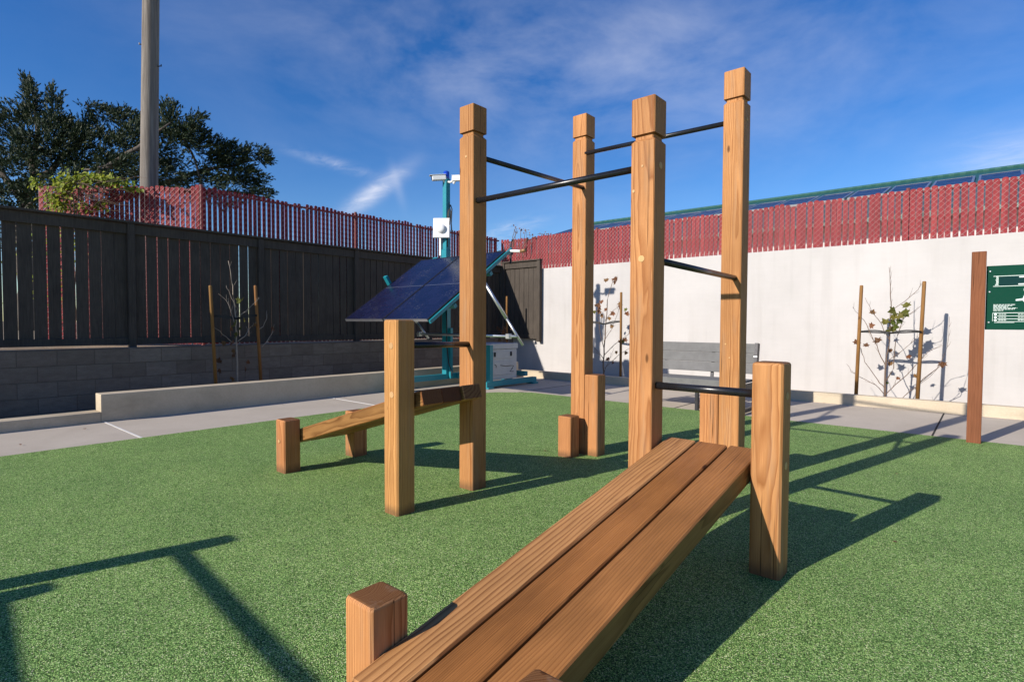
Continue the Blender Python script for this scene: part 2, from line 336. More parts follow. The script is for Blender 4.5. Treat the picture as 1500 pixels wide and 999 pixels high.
# ------------------------------------------------------------------ helpers
def link(name, bm, mat, parent=None, smooth=False, M=None):
    me = bpy.data.meshes.new(name); bm.normal_update(); bm.to_mesh(me); bm.free()
    if smooth:
        for p in me.polygons: p.use_smooth = True
    me.materials.append(MATS[mat] if isinstance(mat, str) else mat)
    o = bpy.data.objects.new(name, me); C.objects.link(o)
    if parent: o.parent = parent
    if M is not None: o.matrix_local = M
    return o
def thing(name, label, cat, loc=(0, 0, 0), rz=0, group=None):
    o = bpy.data.objects.new(name, None); C.objects.link(o); o.location = loc; o.rotation_euler = (0, 0, rz)
    o.empty_display_size = .1
    return tag(o, label, cat, group)
def tag(o, label=None, cat=None, group=None, kind=None):
    if label: o['label'] = label
    if cat: o['category'] = cat
    if group: o['group'] = group
    if kind: o['kind'] = kind
    return o
def BM(): return bmesh.new()
def box(bm, x0, x1, y0, y1, z0, z1, M=None):
    vs = [Vector((x, y, z)) for z in (z0, z1) for y in (y0, y1) for x in (x0, x1)]
    if M is not None: vs = [M @ v for v in vs]
    v = [bm.verts.new(p) for p in vs]
    for f in ((0, 2, 3, 1), (4, 5, 7, 6), (0, 1, 5, 4), (2, 6, 7, 3), (0, 4, 6, 2), (1, 3, 7, 5)): bm.faces.new([v[i] for i in f])
    return v
def bbox(bm, x0, x1, y0, y1, z0, z1, bev=.004, seg=1, M=None):
    t = bmesh.new(); box(t, x0, x1, y0, y1, z0, z1)
    bmesh.ops.bevel(t, geom=t.edges[:], offset=bev, segments=seg, profile=.7, affect='EDGES')
    merge(bm, t, M)
def merge(bm, t, M=None):
    t.verts.ensure_lookup_table(); mp = {}
    for v in t.verts: mp[v] = bm.verts.new(M @ v.co if M is not None else v.co)
    for f in t.faces:
        try: bm.faces.new([mp[v] for v in f.verts])
        except ValueError: pass
    t.free()
def frame(d, up=Vector((0, 0, 1))):
    d = d.normalized()
    if abs(d.dot(up)) > .98: up = Vector((1, 0, 0))
    a = d.cross(up).normalized(); return a, a.cross(d).normalized()
def tube(bm, pts, radii, seg=8, cap=True):
    pts = [Vector(p) for p in pts]
    if isinstance(radii, (int, float)): radii = [radii]*len(pts)
    rings = []
    for i, p in enumerate(pts):
        d = pts[min(i+1, len(pts)-1)] - pts[max(i-1, 0)]
        a, b = frame(d)
        rings.append([bm.verts.new(p + radii[i]*(math.cos(2*math.pi*k/seg)*a + math.sin(2*math.pi*k/seg)*b)) for k in range(seg)])
    for i in range(len(rings)-1):
        for k in range(seg): bm.faces.new((rings[i][k], rings[i][(k+1) % seg], rings[i+1][(k+1) % seg], rings[i+1][k]))
    if cap:
        bm.faces.new(rings[0][::-1]); bm.faces.new(rings[-1])
def beam(bm, p, q, w, h, up=Vector((0, 0, 1))):
    """square section bar from p to q"""
    p, q = Vector(p), Vector(q); a, b = frame(q-p, up)
    r = []
    for c in (p, q): r.append([bm.verts.new(c + sx_*a*w/2 + sy_*b*h/2) for sx_, sy_ in ((-1, -1), (1, -1), (1, 1), (-1, 1))])
    for k in range(4): bm.faces.new((r[0][k], r[0][(k+1) % 4], r[1][(k+1) % 4], r[1][k]))
    bm.faces.new(r[0][::-1]); bm.faces.new(r[1])
def loft_timber(w, d, prof, c=.006):
    """prof: list of (z, inset); chamfered rectangular rings stacked along local Z"""
    bm = BM(); rings = []
    for z, ins in prof:
        a, b = w/2-ins, d/2-ins
        pts = [(-a+c, -b), (a-c, -b), (a, -b+c), (a, b-c), (a-c, b), (-a+c, b), (-a, b-c), (-a, -b+c)]
        rings.append([bm.verts.new((x, y, z)) for x, y in pts])
    for i in range(len(rings)-1):
        for k in range(8): bm.faces.new((rings[i][k], rings[i][(k+1) % 8], rings[i+1][(k+1) % 8], rings[i+1][k]))
    bm.faces.new(rings[0][::-1]); bm.faces.new(rings[-1]); return bm
def post_profile(h, groove=None, ch=.006, z0=-.05):
    p = [(z0, 0)]
    if groove:
        g = h-groove; p += [(g-.036, 0), (g-.018, .016), (g, .016), (g+.004, 0)]
    n = 3
    p += [(h-ch + ch*math.sin(i/n*math.pi/2), ch*(1-math.cos(i/n*math.pi/2))) for i in range(n+1)]
    return p

# ------------------------------------------------------------------ ground and paving
WALL_Y, LOT_Z = 10.85, .79
bm = BM()
def quad(bm, pts): bm.faces.new([bm.verts.new(p) for p in pts])
quad(bm, [(-9.42, -400, -.03), (700, -400, -.03), (700, WALL_Y+.1, -.03), (-9.42, WALL_Y+.1, -.03)])
quad(bm, [(-9.42, -400, LOT_Z), (-9.42, WALL_Y+.1, LOT_Z), (-9.42, 900, LOT_Z), (-700, 900, LOT_Z), (-700, -400, LOT_Z)])
quad(bm, [(-9.42, WALL_Y+.1, LOT_Z), (700, WALL_Y+.1, LOT_Z), (700, 900, LOT_Z), (-9.42, 900, LOT_Z)])
quad(bm, [(-9.42, -400, -.03), (-9.42, WALL_Y+.1, -.03), (-9.42, WALL_Y+.1, LOT_Z), (-9.42, -400, LOT_Z)])
quad(bm, [(-9.42, WALL_Y+.1, -.03), (700, WALL_Y+.1, -.03), (700, WALL_Y+.1, LOT_Z), (-9.42, WALL_Y+.1, LOT_Z)])
tag(link('terrain', bm, 'soil'), kind='structure')

bm = BM(); quad(bm, [(-6.62, -7, 0), (8, -7, 0), (8, 7.48, 0), (-6.0, 7.48, 0), (-6.45, 7.1, 0), (-6.62, 6.7, 0)])
tag(link('play_surface', bm, 'turf'), kind='structure')
bm = BM()
for y0, y1 in ((-7, -1.15), (-1.14, 1.825), (1.835, 4.8), (4.81, 7.775), (7.785, 9.6)):
    box(bm, -8.1, -6.2, y0, y1, -.1, -.006)
for x0, x1 in ((-6.19, -3.4), (-3.39, -.455), (-.44, 2.5), (2.51, 5.5), (5.51, 8)):
    box(bm, x0, x1, 7.0, 9.6, -.1, -.006)
tag(link('walkway', bm, 'walk'), kind='structure')
bm = BM()
for y in (-1.145, 1.83, 4.805, 7.78): box(bm, -8.03, -6.2, y-.011, y+.011, -.05, -.003)
tag(link('expansion_joint', bm, 'joint_light'), kind='structure')
bm = BM()
for x in (-6.195, -3.395, -.447, 2.505): box(bm, x-.009, x+.009, 7.3, 9.55, -.05, -.004)
tag(link('expansion_joint', bm, 'joint_dark'), kind='structure')
# planting strips behind the kerbs
bm = BM()
box(bm, -9.36, -8.26, -7, WALL_Y+.05, -.1, -.004); box(bm, -8.26, 9, 9.69, WALL_Y+.05, -.1, .02)
tag(link('planting_bed', bm, 'soil'), kind='structure')
bm = BM()
bbox(bm, -8.27, -8.03, 1.80, 9.55, -.08, .325, .012, 2); bbox(bm, -8.27, -8.03, -7, 1.799, -.08, .118, .012, 2)
tag(link('kerb', bm, 'kerb'), kind='structure')
bm = BM(); bbox(bm, -8.27, 9, 9.552, 9.70, -.08, .148, .008, 2)
tag(link('kerb', bm, 'kerb'), kind='structure')

b_ = BM(); rl_ = random.Random(77)
for k in range(46):
    x, y = rl_.uniform(-7.8, 1.5), rl_.uniform(.9, 9.4)
    if k > 30: x, y = rl_.choice([(rl_.uniform(-7.9, -7.2), rl_.uniform(1, 9)), (rl_.uniform(-6, 1), rl_.uniform(9.1, 9.5))])
    a = rl_.uniform(0, 6.28); S_ = rl_.uniform(.010, .026)
    pts = [(Vector((x, y, 0)) + S_*r_*Vector((math.cos(a+t_), math.sin(a+t_), 0)) + Vector((0, 0, rl_.uniform(.003, .011)))) for t_, r_ in ((0, 1), (1.2, .5), (2.6, .7), (3.6, .45), (4.9, .6))]
    b_.faces.new([b_.verts.new(p) for p in pts])
tag(link('leaf_litter', b_, 'leaf_brown'), 'tiny dry brown leaf scraps scattered over the court and walkway', 'leaf litter', kind='stuff')

# ------------------------------------------------------------------ walls
bm = BM(); bbox(bm, -9.50, -9.30, -8, WALL_Y-.003, -.1, .826, .006, 1)
tag(link('block_wall', bm, 'block'), 'low dark concrete block retaining wall under the charcoal board fence', 'wall')
bm = BM(); bbox(bm, -9.95, 9, WALL_Y, WALL_Y+.2, -.1, 2.535, .006, 1)
tag(link('stucco_wall', bm, 'stucco'), 'long white stucco wall below the sunlit red slat fence', 'wall')

# ------------------------------------------------------------------ charcoal board fence (left) and its end panel
def board_fence(t, origin, ux, uy, posts, z0, z1, jitter=.003):
    """origin + s*ux along the run; uy points to the court. posts: list of s"""
    M0 = Matrix.Identity(4); M0.col[0][:3] = ux; M0.col[1][:3] = uy; M0.col[2][:3] = (0, 0, 1); M0.col[3][:3] = origin
    for s in posts:
        b = BM(); bbox(b, s-.047, s+.047, -.028, .066, LOT_Z-.05, z1-.034, .004, 1, M0); link('fence_post', b, 'fence', t)
    for i in range(len(posts)-1):
        a, e = posts[i]+.048, posts[i+1]-.048
        b = BM(); n = max(1, round((e-a)/.158)); p = (e-a)/n
        for k in range(n):
            g = .0048 + random.uniform(-.003, .005); j = random.uniform(-jitter, jitter)
            box(b, a+k*p+g, a+(k+1)*p-g+random.uniform(-.002, .003), -.020+j, -.001+j, z0+.03, z1-.05, M0)
        link('board_panel', b, 'fence', t)
        b = BM(); bbox(b, a, e, .0035, .040, z1-.185, z1-.04, .003, 1, M0); link('top_rail', b, 'fence', t)
        b = BM(); bbox(b, a, e, .0035, .040, z0, z0+.10, .003, 1, M0); link('bottom_rail', b, 'fence', t)
    b = BM(); bbox(b, posts[0]-.06, posts[-1]+.06, -.04, .085, z1-.032, z1, .004, 1, M0); link('cap_rail', b, 'fence', t)
FX = -9.65
t = thing('board_fence', 'long charcoal vertical board fence standing on the block wall at the left', 'fence', (FX, 0, 0))
fy0 = 2.557
ys = [fy0+1.92*i for i in range(-4, 4)] + [10.24, 10.74]
board_fence(t, (0, 0, 0), Vector((0, 1, 0)), Vector((1, 0, 0)), ys, .856, 2.669)
t = thing('board_fence', 'short sunlit charcoal fence panel ending at the white wall, crossed by a diagonal shadow', 'fence', (0, 10.79, 0))
board_fence(t, (0, 0, 0), Vector((1, 0, 0)), Vector((0, -1, 0)), [-9.56, -8.40], .81, 2.765)

# ------------------------------------------------------------------ red slat fences
def slat_fence(t, p, q, z0, z1, pitch, sw, seed, sag=.012, missing=0.0, wire=True):
    rr = random.Random(seed); p, q = Vector((*p, 0)), Vector((*q, 0)); L = (q-p).length; u = (q-p)/L
    M0 = Matrix.Identity(4); M0.col[0][:3] = u; M0.col[1][:3] = Vector((u.y, -u.x, 0)); M0.col[3][:3] = p
    b = BM(); n = int(L/pitch); top = 0
    for k in range(n):
        if rr.random() < missing: continue
        x = k*pitch + rr.uniform(-.004, .004); w = sw*rr.uniform(.92, 1.06)
        h = z1 + .018*mnoise.noise(Vector((k*.17, seed, 0)))*2 + rr.uniform(-sag, sag) - (rr.uniform(.02, .10) if rr.random() < .05 else 0)
        lean = rr.uniform(-.006, .006); yo = rr.uniform(-.004, .004)
        c = w*.28; d = .009
        prof = [(x, z0), (x+w, z0), (x+w+lean, h-c), (x+w-c*.7+lean, h-.004), (x+w/2+lean, h), (x+c*.7+lean, h-.004), (x+lean, h-c)]
        f = [b.verts.new(M0 @ Vector((a, yo-d/2, z))) for a, z in prof]; g = [b.verts.new(M0 @ Vector((a, yo+d/2, z))) for a, z in prof]
        b.faces.new(f); b.faces.new(g[::-1])
        for i in range(len(prof)): b.faces.new((f[i], g[i], g[(i+1) % len(prof)], f[(i+1) % len(prof)]))
    link('slat_infill', b, 'red', t)
    if wire:
        b = BM(); H = z1-.03-z0; dp = .092
        for k in range(int((L+H)/dp)):
            for sgn, yy in ((1, .013), (-1, .0165)):
                x0 = k*dp - (H if sgn > 0 else 0); x1 = x0 + sgn*H
                if sgn < 0: x0, x1 = k*dp, k*dp-H
                za, zb = z0, z0+H
                xa, xb = x0, x1
                def clip(xa, za, xb, zb):
                    for lim, lower in ((0, True), (L, False)):
                        ia, ib = (xa < lim, xb < lim) if lower else (xa > lim, xb > lim)
                        if ia and ib: return None
                        if ia or ib:
                            f = (lim-xa)/(xb-xa); zc = za+(zb-za)*f
                            if ia: xa, za = lim, zc
                            else: xb, zb = lim, zc
                    return xa, za, xb, zb
                r_ = clip(xa, za, xb, zb)
                if not r_: continue
                beam(b, M0 @ Vector((r_[0], yy, r_[1])), M0 @ Vector((r_[2], yy, r_[3])), .0044 if sgn > 0 else .002, .0036 if sgn > 0 else .002)
        link('chain_link_mesh', b, 'wire', t)
    b = BM(); tube(b, [M0 @ Vector((0, -.03, z1-.06)), M0 @ Vector((L, -.03, z1-.06))], .021, 8); link('top_pipe', b, 'redpipe', t)
    k = 0
    while k*3.0 < L+.5:
        x = min(k*3.0, L-.03); b = BM(); tube(b, [M0 @ Vector((x, -.035, LOT_Z-.05)), M0 @ Vector((x, -.035, z1+.03))], .03, 8); link('fence_post', b, 'redpipe', t); k += 1
    return t
RX, RY = -10.1, 3.726
t = thing('slat_fence', 'sunlit red slat chain-link fence rising above the white wall at the back', 'fence', (0, 0, 0))
slat_fence(t, (-10.08, 11.25), (3.2, 11.25), 1.2, 3.42, .095, .081, 3)
t = thing('slat_fence', 'backlit red slat chain-link fence running behind the long charcoal fence', 'fence', (0, 0, 0))
slat_fence(t, (RX, RY), (RX, 11.2), LOT_Z+.03, 3.475, .085, .060, 7)
t = thing('slat_fence', 'short sunlit red slat fence stretch below the utility pole, half covered by vine', 'fence', (0, 0, 0))
slat_fence(t, (RX-.757*2.75, RY-.652*2.75), (RX-.01, RY-.01), LOT_Z+.03, 3.475, .085, .067, 9)

# ------------------------------------------------------------------ neighbouring building with green roof
t = thing('building', 'long building behind the red fence with green metal roof and rows of solar panels', 'building', (0, 20, LOT_Z))
bx0, bx1, ey, ez, ry, rz = -17.2, 14, 17.5, 4.05, 26.0, 6.63
b = BM(); box(b, bx0+.4, bx1, 18.2, 34, 0, 4.05-LOT_Z, Matrix.Translation((0, -20, 0))); link('wall', b, 'bldg', t)
b = BM(); sl = (rz-ez)/(ry-ey)
def roofpt(x, y, off=0): return Vector((x, y-20, ez+(y-ey)*sl+off-LOT_Z))
v = [b.verts.new(p) for p in (roofpt(bx0, ey), roofpt(bx1, ey), roofpt(bx1, ry), roofpt(bx0, ry), roofpt(bx0, ey, -.12), roofpt(bx1, ey, -.12), roofpt(bx1, ry, -.12), roofpt(bx0, ry, -.12))]
w = [b.verts.new(Vector((x, 34.5-20, ez-LOT_Z))) for x in (bx0, bx1)]
for f in ((0, 1, 2, 3), (4, 7, 6, 5), (0, 4, 5, 1), (0, 3, 7, 4), (1, 5, 6, 2)): b.faces.new([v[i] for i in f])
b.faces.new((v[3], v[2], w[1], w[0]))
rf = link('roof', b, 'roof', t)
b = BM(); tube(b, [roofpt(bx0, ry, .03), roofpt(bx1, ry, .03)], .07, 8); link('ridge_cap', b, 'roof', rf)
ang = math.atan(sl); x = bx0+.6; k = 0
while x < 12.5:
    if k != 17:
        Mx = Matrix.Translation(roofpt(x, ry-1.75, .045)) @ Matrix.Rotation(ang, 4, 'X')
        pb = BM(); bbox(pb, 0, 1.0, -2.0, .0, -.02, .02, .004)
        po = link('solar_panel', pb, 'pv', t, M=Mx)
        fb = BM()
        for a in ((0-.03, .03, -2.03, .03), (.97, 1.03, -2.03, .03)): box(fb, a[0], a[1], a[2], a[3], -.05, .028)
        for a in ((.03, .97, -2.03, -1.985), (.03, .97, -.015, .03)): box(fb, a[0], a[1], a[2], a[3], -.05, .028)
        link('panel_frame', fb, 'silver', po)
    x += 1.16; k += 1

# ------------------------------------------------------------------ utility pole
pt, pb_ = at(221.5, -60, 10.9), at(218.5, 268, 10.9)
dirp = (pt-pb_); base = pb_ - dirp*((pb_.z-LOT_Z)/dirp.z); top = base + dirp*((10.6-LOT_Z)/dirp.z)
t = thing('utility_pole', 'tall weathered grey wooden utility pole rising in front of the cypress', 'pole', base)
b = BM(); n = 14
tube(b, [(base.lerp(top, i/n))-base for i in range(n+1)], [.160-.022*i/n for i in range(n+1)], 20)
link('shaft', b, 'pole', t, smooth=True)
for px, py, s in ((216, 66, -1), (231, 98, 1)):
    p = at(px, py, 10.9)-base; b = BM(); ax = base.lerp(top, (p.z)/(top.z-base.z))-base
    d_ = R2*s*.16; tube(b, [ax+d_*.7, ax+d_*1.35+Vector((0, 0, .01))], .010, 6); tube(b, [ax+d_*1.35, ax+d_*1.35+Vector((0, 0, .04))], .010, 6)
    link('step_bolt', b, 'dark_metal', t)

# ------------------------------------------------------------------ cypress
t = thing('cypress_tree', 'wide dark windswept cypress tree spreading behind the utility pole', 'tree', at(40, 470, 24.0))
t.location.z = LOT_Z; org = Vector(t.location)
b = BM(); rr = random.Random(5)
def limb(pts, r0, r1):
    P = [Vector(p)-org for p in pts]; out_ = []
    for i in range(len(P)-1):
        for k in range(4): out_.append(P[i].lerp(P[i+1], k/4) + Vector((rr.uniform(-.06, .06), rr.uniform(-.06, .06), rr.uniform(-.06, .06)))*(1 if (i or k) else 0))
    out_.append(P[-1]); n = len(out_)
    tube(b, out_, [r0+(r1-r0)*i/(n-1) for i in range(n)], 7)
basep = org
limb([basep, at(40, 400, 24), at(30, 330, 24), at(45, 270, 24), at(55, 200, 24), at(48, 130, 24)], .42, .03)
limb([at(35, 350, 24), at(90, 300, 23.5), at(150, 255, 23.2), at(200, 215, 23), at(250, 180, 23)], .25, .03)
limb([at(35, 340, 24), at(120, 310, 24.5), at(220, 275, 24.8), at(300, 250, 25), at(375, 235, 25)], .27, .02)
limb([at(220, 275, 24.8), at(290, 285, 25.2), at(340, 282, 25.4), at(390, 285, 25.5)], .12, .02)
limb([at(270, 200, 24.4), at(290, 245, 24.4), at(305, 300, 24.4)], .06, .03)
limb([at(40, 300, 24), at(0, 250, 24), at(-60, 215, 24)], .2, .03)
limb([at(60, 260, 24), at(110, 215, 25), at(135, 170, 25.3), at(125, 150, 25.3)], .14, .03)
limb([at(90, 290, 23), at(125, 250, 22.8), at(165, 240, 22.5)], .08, .03)
limb([at(10, 330, 23.4), at(60, 285, 23), at(110, 262, 22.8)], .09, .03)
limb([at(180, 235, 24), at(215, 265, 24), at(260, 262, 24)], .07, .02)
link('trunk', b, 'bark', t, smooth=True)
b = BM()
def plume(b, p, d, L, rr):
    """one foliage spray: a bundle of narrow scale-leaf blades fanning out along a shoot"""
    a, c = frame(d)
    for k in range(9):
        f = rr.random(); th = rr.uniform(0, 6.28); s = math.cos(th)*a + math.sin(th)*c
        q = p + d*L*f*.8; tip = q + (d*1.0 + s*rr.uniform(.15, .6) + Vector((0, 0, .15))).normalized()*L*rr.uniform(.28, .55)*(1.1-f*.5)
        w = (tip-q).cross(Vector((rr.uniform(-1, 1), rr.uniform(-1, 1), rr.uniform(-1, 1)))).normalized()*L*rr.uniform(.035, .065)
        m_ = q.lerp(tip, .45)
        v0, v1, v2, v3 = b.verts.new(q), b.verts.new(m_+w), b.verts.new(tip), b.verts.new(m_-w)
        b.faces.new((v0, v1, v2, v3))
clumps = [(20, 250, 34, 30, 23, 150, (.1, -.1)), (48, 215, 26, 34, 23, 130, (.1, -.4)), (120, 262, 46, 14, 22.6, 110, (.4, .1)), (175, 242, 40, 14, 22.6, 120, (.5, -.1)), (40, 290, 50, 18, 23, 110, (.1, .1)), (230, 262, 40, 10, 23.5, 70, (.5, .2)), (300, 268, 30, 10, 24.3, 60, (.6, .2)),
    # px, py, half widths in px, depth, number, dominant direction (px)
    (46, 165, 12, 40, 24, 130, (-.15, -1)), (40, 132, 6, 16, 24, 40, (-.3, -1)), (78, 160, 11, 32, 24, 100, (-.1, -1)), (88, 185, 12, 10, 24, 40, (.9, -.3)),
    (10, 168, 50, 14, 24.3, 170, (-.6, -.4)), (15, 200, 55, 32, 24.8, 330, (-.5, -.3)), (75, 205, 55, 28, 23.5, 360, (.3, -.5)), (130, 222, 55, 30, 24, 380, (.5, -.4)), (120, 185, 22, 14, 25, 90, (-.2, -1)),
    (135, 158, 16, 4, 25, 32, (1, .25)), (160, 167, 20, 7, 25, 60, (1, .3)), (182, 174, 22, 10, 24.6, 90, (1, .1)), (205, 190, 30, 12, 24.2, 130, (.7, -.5)),
    (188, 215, 40, 22, 23.8, 210, (.5, -.4)), (246, 172, 14, 18, 23.6, 80, (.2, -1)), (262, 192, 26, 16, 23.6, 130, (.6, -.5)), (285, 175, 12, 6, 23.6, 28, (1, -.4)), (275, 205, 30, 18, 24, 140, (.8, -.3)),
    (250, 220, 40, 22, 24.6, 220, (.5, -.2)), (300, 222, 36, 20, 24.8, 200, (.8, -.1)), (335, 226, 26, 12, 25, 120, (1, .0)), (368, 226, 22, 8, 25, 70, (1, .1)), (385, 233, 9, 4, 25, 22, (1, .35)),
    (325, 248, 40, 14, 25, 150, (.9, .1)), (355, 258, 26, 9, 25.2, 80, (1, .15)), (380, 262, 12, 4, 25.2, 22, (1, .2)), (345, 274, 34, 12, 25.4, 110, (1, .2)), (380, 284, 16, 5, 25.5, 34, (1, .1)), (335, 292, 26, 9, 25.4, 60, (1, .3)),
    (60, 245, 60, 24, 24.5, 240, (.2, .1)), (130, 255, 50, 22, 24, 170, (.4, .2)), (200, 248, 45, 20, 24.2, 190, (.5, .1)), (260, 250, 36, 16, 24.8, 120, (.6, .3)), (290, 272, 26, 18, 25, 90, (.5, .5)),
    (5, 250, 40, 30, 24.5, 170, (-.4, .2)), (20, 290, 50, 20, 23.5, 170, (0, .2)), (90, 285, 60, 16, 23.5, 110, (.2, .3)), (190, 275, 40, 14, 24, 80, (.3, .3)), (240, 285, 34, 12, 24.6, 55, (.4, .5)),
    (-60, 210, 40, 40, 24.5, 260, (-.6, -.2)), (-70, 290, 60, 40, 24, 260, (-.4, .1)), (0, 330, 70, 30, 23.6, 200, (0, .2)), (120, 330, 80, 25, 24.2, 140, (.2, .2))]
for px, py, hx, hy, dep, n, dr in clumps:
    for i in range(int(n*3.0)):
        while True:
            u, v_ = rr.uniform(-1, 1), rr.uniform(-1, 1)
            if u*u+v_*v_ < 1: break
        p = at(px+u*hx, py+v_*hy, dep+rr.gauss(0, .4))-org
        if mnoise.noise(Vector((p.x*.9, p.y*.9, p.z*1.7))) + .3*mnoise.noise(p*2.7) < -.24: continue
        d = (R2*(dr[0]*.7+u*.7+rr.gauss(0, .25)) + Vector((0, 0, 1))*(-dr[1]*.7-v_*.7+rr.gauss(0, .25)+.15) + fwd*rr.gauss(0, .5)).normalized()
        plume(b, p, d, rr.uniform(.2, .52), rr)
link('crown', b, 'cypress', t)

# ------------------------------------------------------------------ vine on the short red fence
def leaf_quad(b, p, n, up, L, W, fold=.2):
    a = n.cross(up); a = a.normalized() if a.length > 1e-4 else Vector((1, 0, 0)); up = a.cross(n).normalized()
    v = [b.verts.new(p), b.verts.new(p+up*L*.5+a*W/2+n*fold*W), b.verts.new(p+up*L), b.verts.new(p+up*L*.5-a*W/2+n*fold*W)]
    b.faces.new((v[0], v[1], v[2])); b.faces.new((v[0], v[2], v[3]))
t = thing('climbing_vine', 'yellow-green leafy vine draped over the end of the short red fence', 'vine', (RX-.757*2.2, RY-.652*2.2, LOT_Z)); org = Vector(t.location)
rr = random.Random(8); b = BM(); bs = BM()
vc = [(98, 270, 20, 20, 8.75, 230), (85, 296, 20, 22, 8.7, 240), (120, 262, 26, 9, 8.8, 150), (150, 262, 26, 8, 8.85, 120), (175, 268, 22, 6, 8.9, 80), (195, 276, 12, 4, 8.9, 30), (110, 300, 22, 10, 8.8, 60), (100, 350, 34, 40, 8.9, 160), (75, 430, 34, 50, 8.9, 150), (55, 268, 12, 10, 8.7, 40), (150, 300, 14, 7, 9.0, 24), (20, 380, 50, 60, 9.2, 130), (130, 255, 8, 6, 8.8, 20)]
for px, py, hx, hy, dep, n in vc:
    for i in range(n):
        p = at(px+rr.gauss(0, .5)*hx, py+rr.gauss(0, .5)*hy, dep+rr.gauss(0, .1)+.2)-org
        nn = Vector((rr.uniform(-.6, .9), -1+rr.uniform(-.2, .9), rr.uniform(.0, 1))).normalized()
        leaf_quad(b, p, nn, Vector((rr.uniform(-.6, .6), rr.uniform(-.6, .6), -1+rr.random()*.7)), rr.uniform(.05, .10), rr.uniform(.035, .065))
for k in range(16):
    q0 = at(rr.uniform(70, 120), rr.uniform(265, 300), 8.85)-org; pts = [q0]
    for s in range(6): pts.append(pts[-1] + (R2*rr.uniform(.03, .25)+Vector((0, 0, rr.uniform(-.12, .08)))+fwd*rr.uniform(-.03, .05)))
    tube(bs, pts, [.008-.001*i for i in range(7)], 5)
for k in range(6):
    x_ = rr.uniform(70, 120); tube(bs, [at(x_, 470, 8.95)-org, at(x_+rr.uniform(-10, 10), 380, 8.9)-org, at(x_+rr.uniform(-12, 12), 280, 8.85)-org], [.014, .01, .006], 5)
link('stem', bs, 'twig', t); link('foliage', b, 'vine', t)
# bare twigs over the corner of the back red fence
t = thing('bare_vine', 'thin bare brown twigs poking over the corner of the sunlit red fence', 'vine', (-9.4, 11.16, LOT_Z)); org = Vector(t.location); bs = BM(); rr = random.Random(3)
b = BM()
for k in range(13):
    x_ = rr.uniform(748, 800); p = at(x_, 362, 14.2); q = at(x_+rr.uniform(-4, 8), rr.uniform(333, 346), 14.2); m_ = p.lerp(q, .5)+R2*rr.uniform(-.08, .08)
    tube(bs, [p-org, m_-org, q-org, q+R2*rr.uniform(-.15, .15)-org], [.009, .008, .006, .003], 5)
    for j in range(3): leaf_quad(b, q+R2*rr.uniform(-.1, .1)+Vector((0, 0, rr.uniform(-.08, .03)))-org, Vector((rr.uniform(-1, 1), -1, .3)).normalized(), Vector((rr.uniform(-1, 1), 0, .6)), .06, .04)
tube(bs, [Vector((-9.4, 11.16, LOT_Z-.03))-org, Vector((-9.4, 11.16, 2.2))-org, at(770, 362, 14.2)-org], [.02, .015, .01], 6)
link('stem', bs, 'twig', t); link('foliage', b, 'leaf_brown', t)

# ------------------------------------------------------------------ staked saplings
def maple_leaf(b, p, n, up, S, rr):
    S *= 1.12
    a = n.cross(up); a = a.normalized() if a.length > 1e-4 else Vector((1, 0, 0)); up = a.cross(n).normalized()
    o = [(0, 0), (.28, .1), (.55, .05), (.40, .32), (.62, .58), (.30, .56), (.0, 1.0), (-.30, .56), (-.62, .58), (-.40, .32), (-.55, .05), (-.28, .1)]
    c = b.verts.new(p+up*S*.35+n*S*rr.uniform(-.1, .1)); vs = []
    for x, y in o: vs.append(b.verts.new(p+a*S*x+up*S*y+n*S*(.25*abs(x)*rr.uniform(.4, 1.6)+rr.uniform(-.08, .08))))
    for i in range(len(vs)): b.faces.new((c, vs[i], vs[(i+1) % len(vs)]))
def sapling(label, base, stems, leaves, twigmat='twig', greens=()):
    t = thing('sapling', label, 'sapling', base, group=None); org = Vector(base); b = BM()
    for pts, r0, r1 in stems:
        P = [Vector(p)-org for p in pts]; O_ = []
        for i in range(len(P)-1):
            for k in range(3): O_.append(P[i].lerp(P[i+1], k/3)+Vector((rr.uniform(-.006, .006),)*3))
        for q_ in range(2, len(O_)):
            if rr.random() < .45:
                d_ = (O_[q_]-O_[q_-1]).normalized() + Vector((rr.uniform(-.7, .7), rr.uniform(-.7, .7), rr.uniform(-.1, .6))); e_ = O_[q_] + d_.normalized()*rr.uniform(.05, .16)
                tube(b, [O_[q_], O_[q_].lerp(e_, .5)+Vector((0, 0, -.008)), e_], [.0026, .002, .0012], 5)
        O_.append(P[-1]); n = len(O_); tube(b, O_, [r0+(r1-r0)*i/(n-1) for i in range(n)], 6)
    link('stem', b, twigmat, t, smooth=True)
    for mat, L_ in (('leaf_brown', leaves), ('leaf_green', greens)):
        if not L_: continue
        b = BM()
        for p, S in L_:
            maple_leaf(b, Vector(p)-org, Vector((rr.uniform(-.5, .7), -1, rr.uniform(-.3, .9))).normalized(), Vector((rr.uniform(-.9, .9), rr.uniform(-.3, .3), rr.uniform(-1, .7))), S, rr)
        link('foliage', b, mat, t)
    return t
rr = random.Random(21)
def ptsY(y):
    def f(px, py):
        d = ray(px, py); return Vector((0, 0, EYE)) + d*(y/d.y)
    return f
def ptsX(x):
    def f(px, py):
        d = ray(px, py); return Vector((0, 0, EYE)) + d*(x/d.x)
    return f
def wob(pts, amt=.05, ax=1):
    out_ = []
    for i, p in enumerate(pts):
        q = p.copy()
        if i: q[ax] += rr.uniform(-amt, amt)
        out_.append(q)
    return out_
P = ptsY(9.95)
def S(*pp): return wob([P(*p) for p in pp], .07, 1)
base = P(1296, 583); base.z = .08
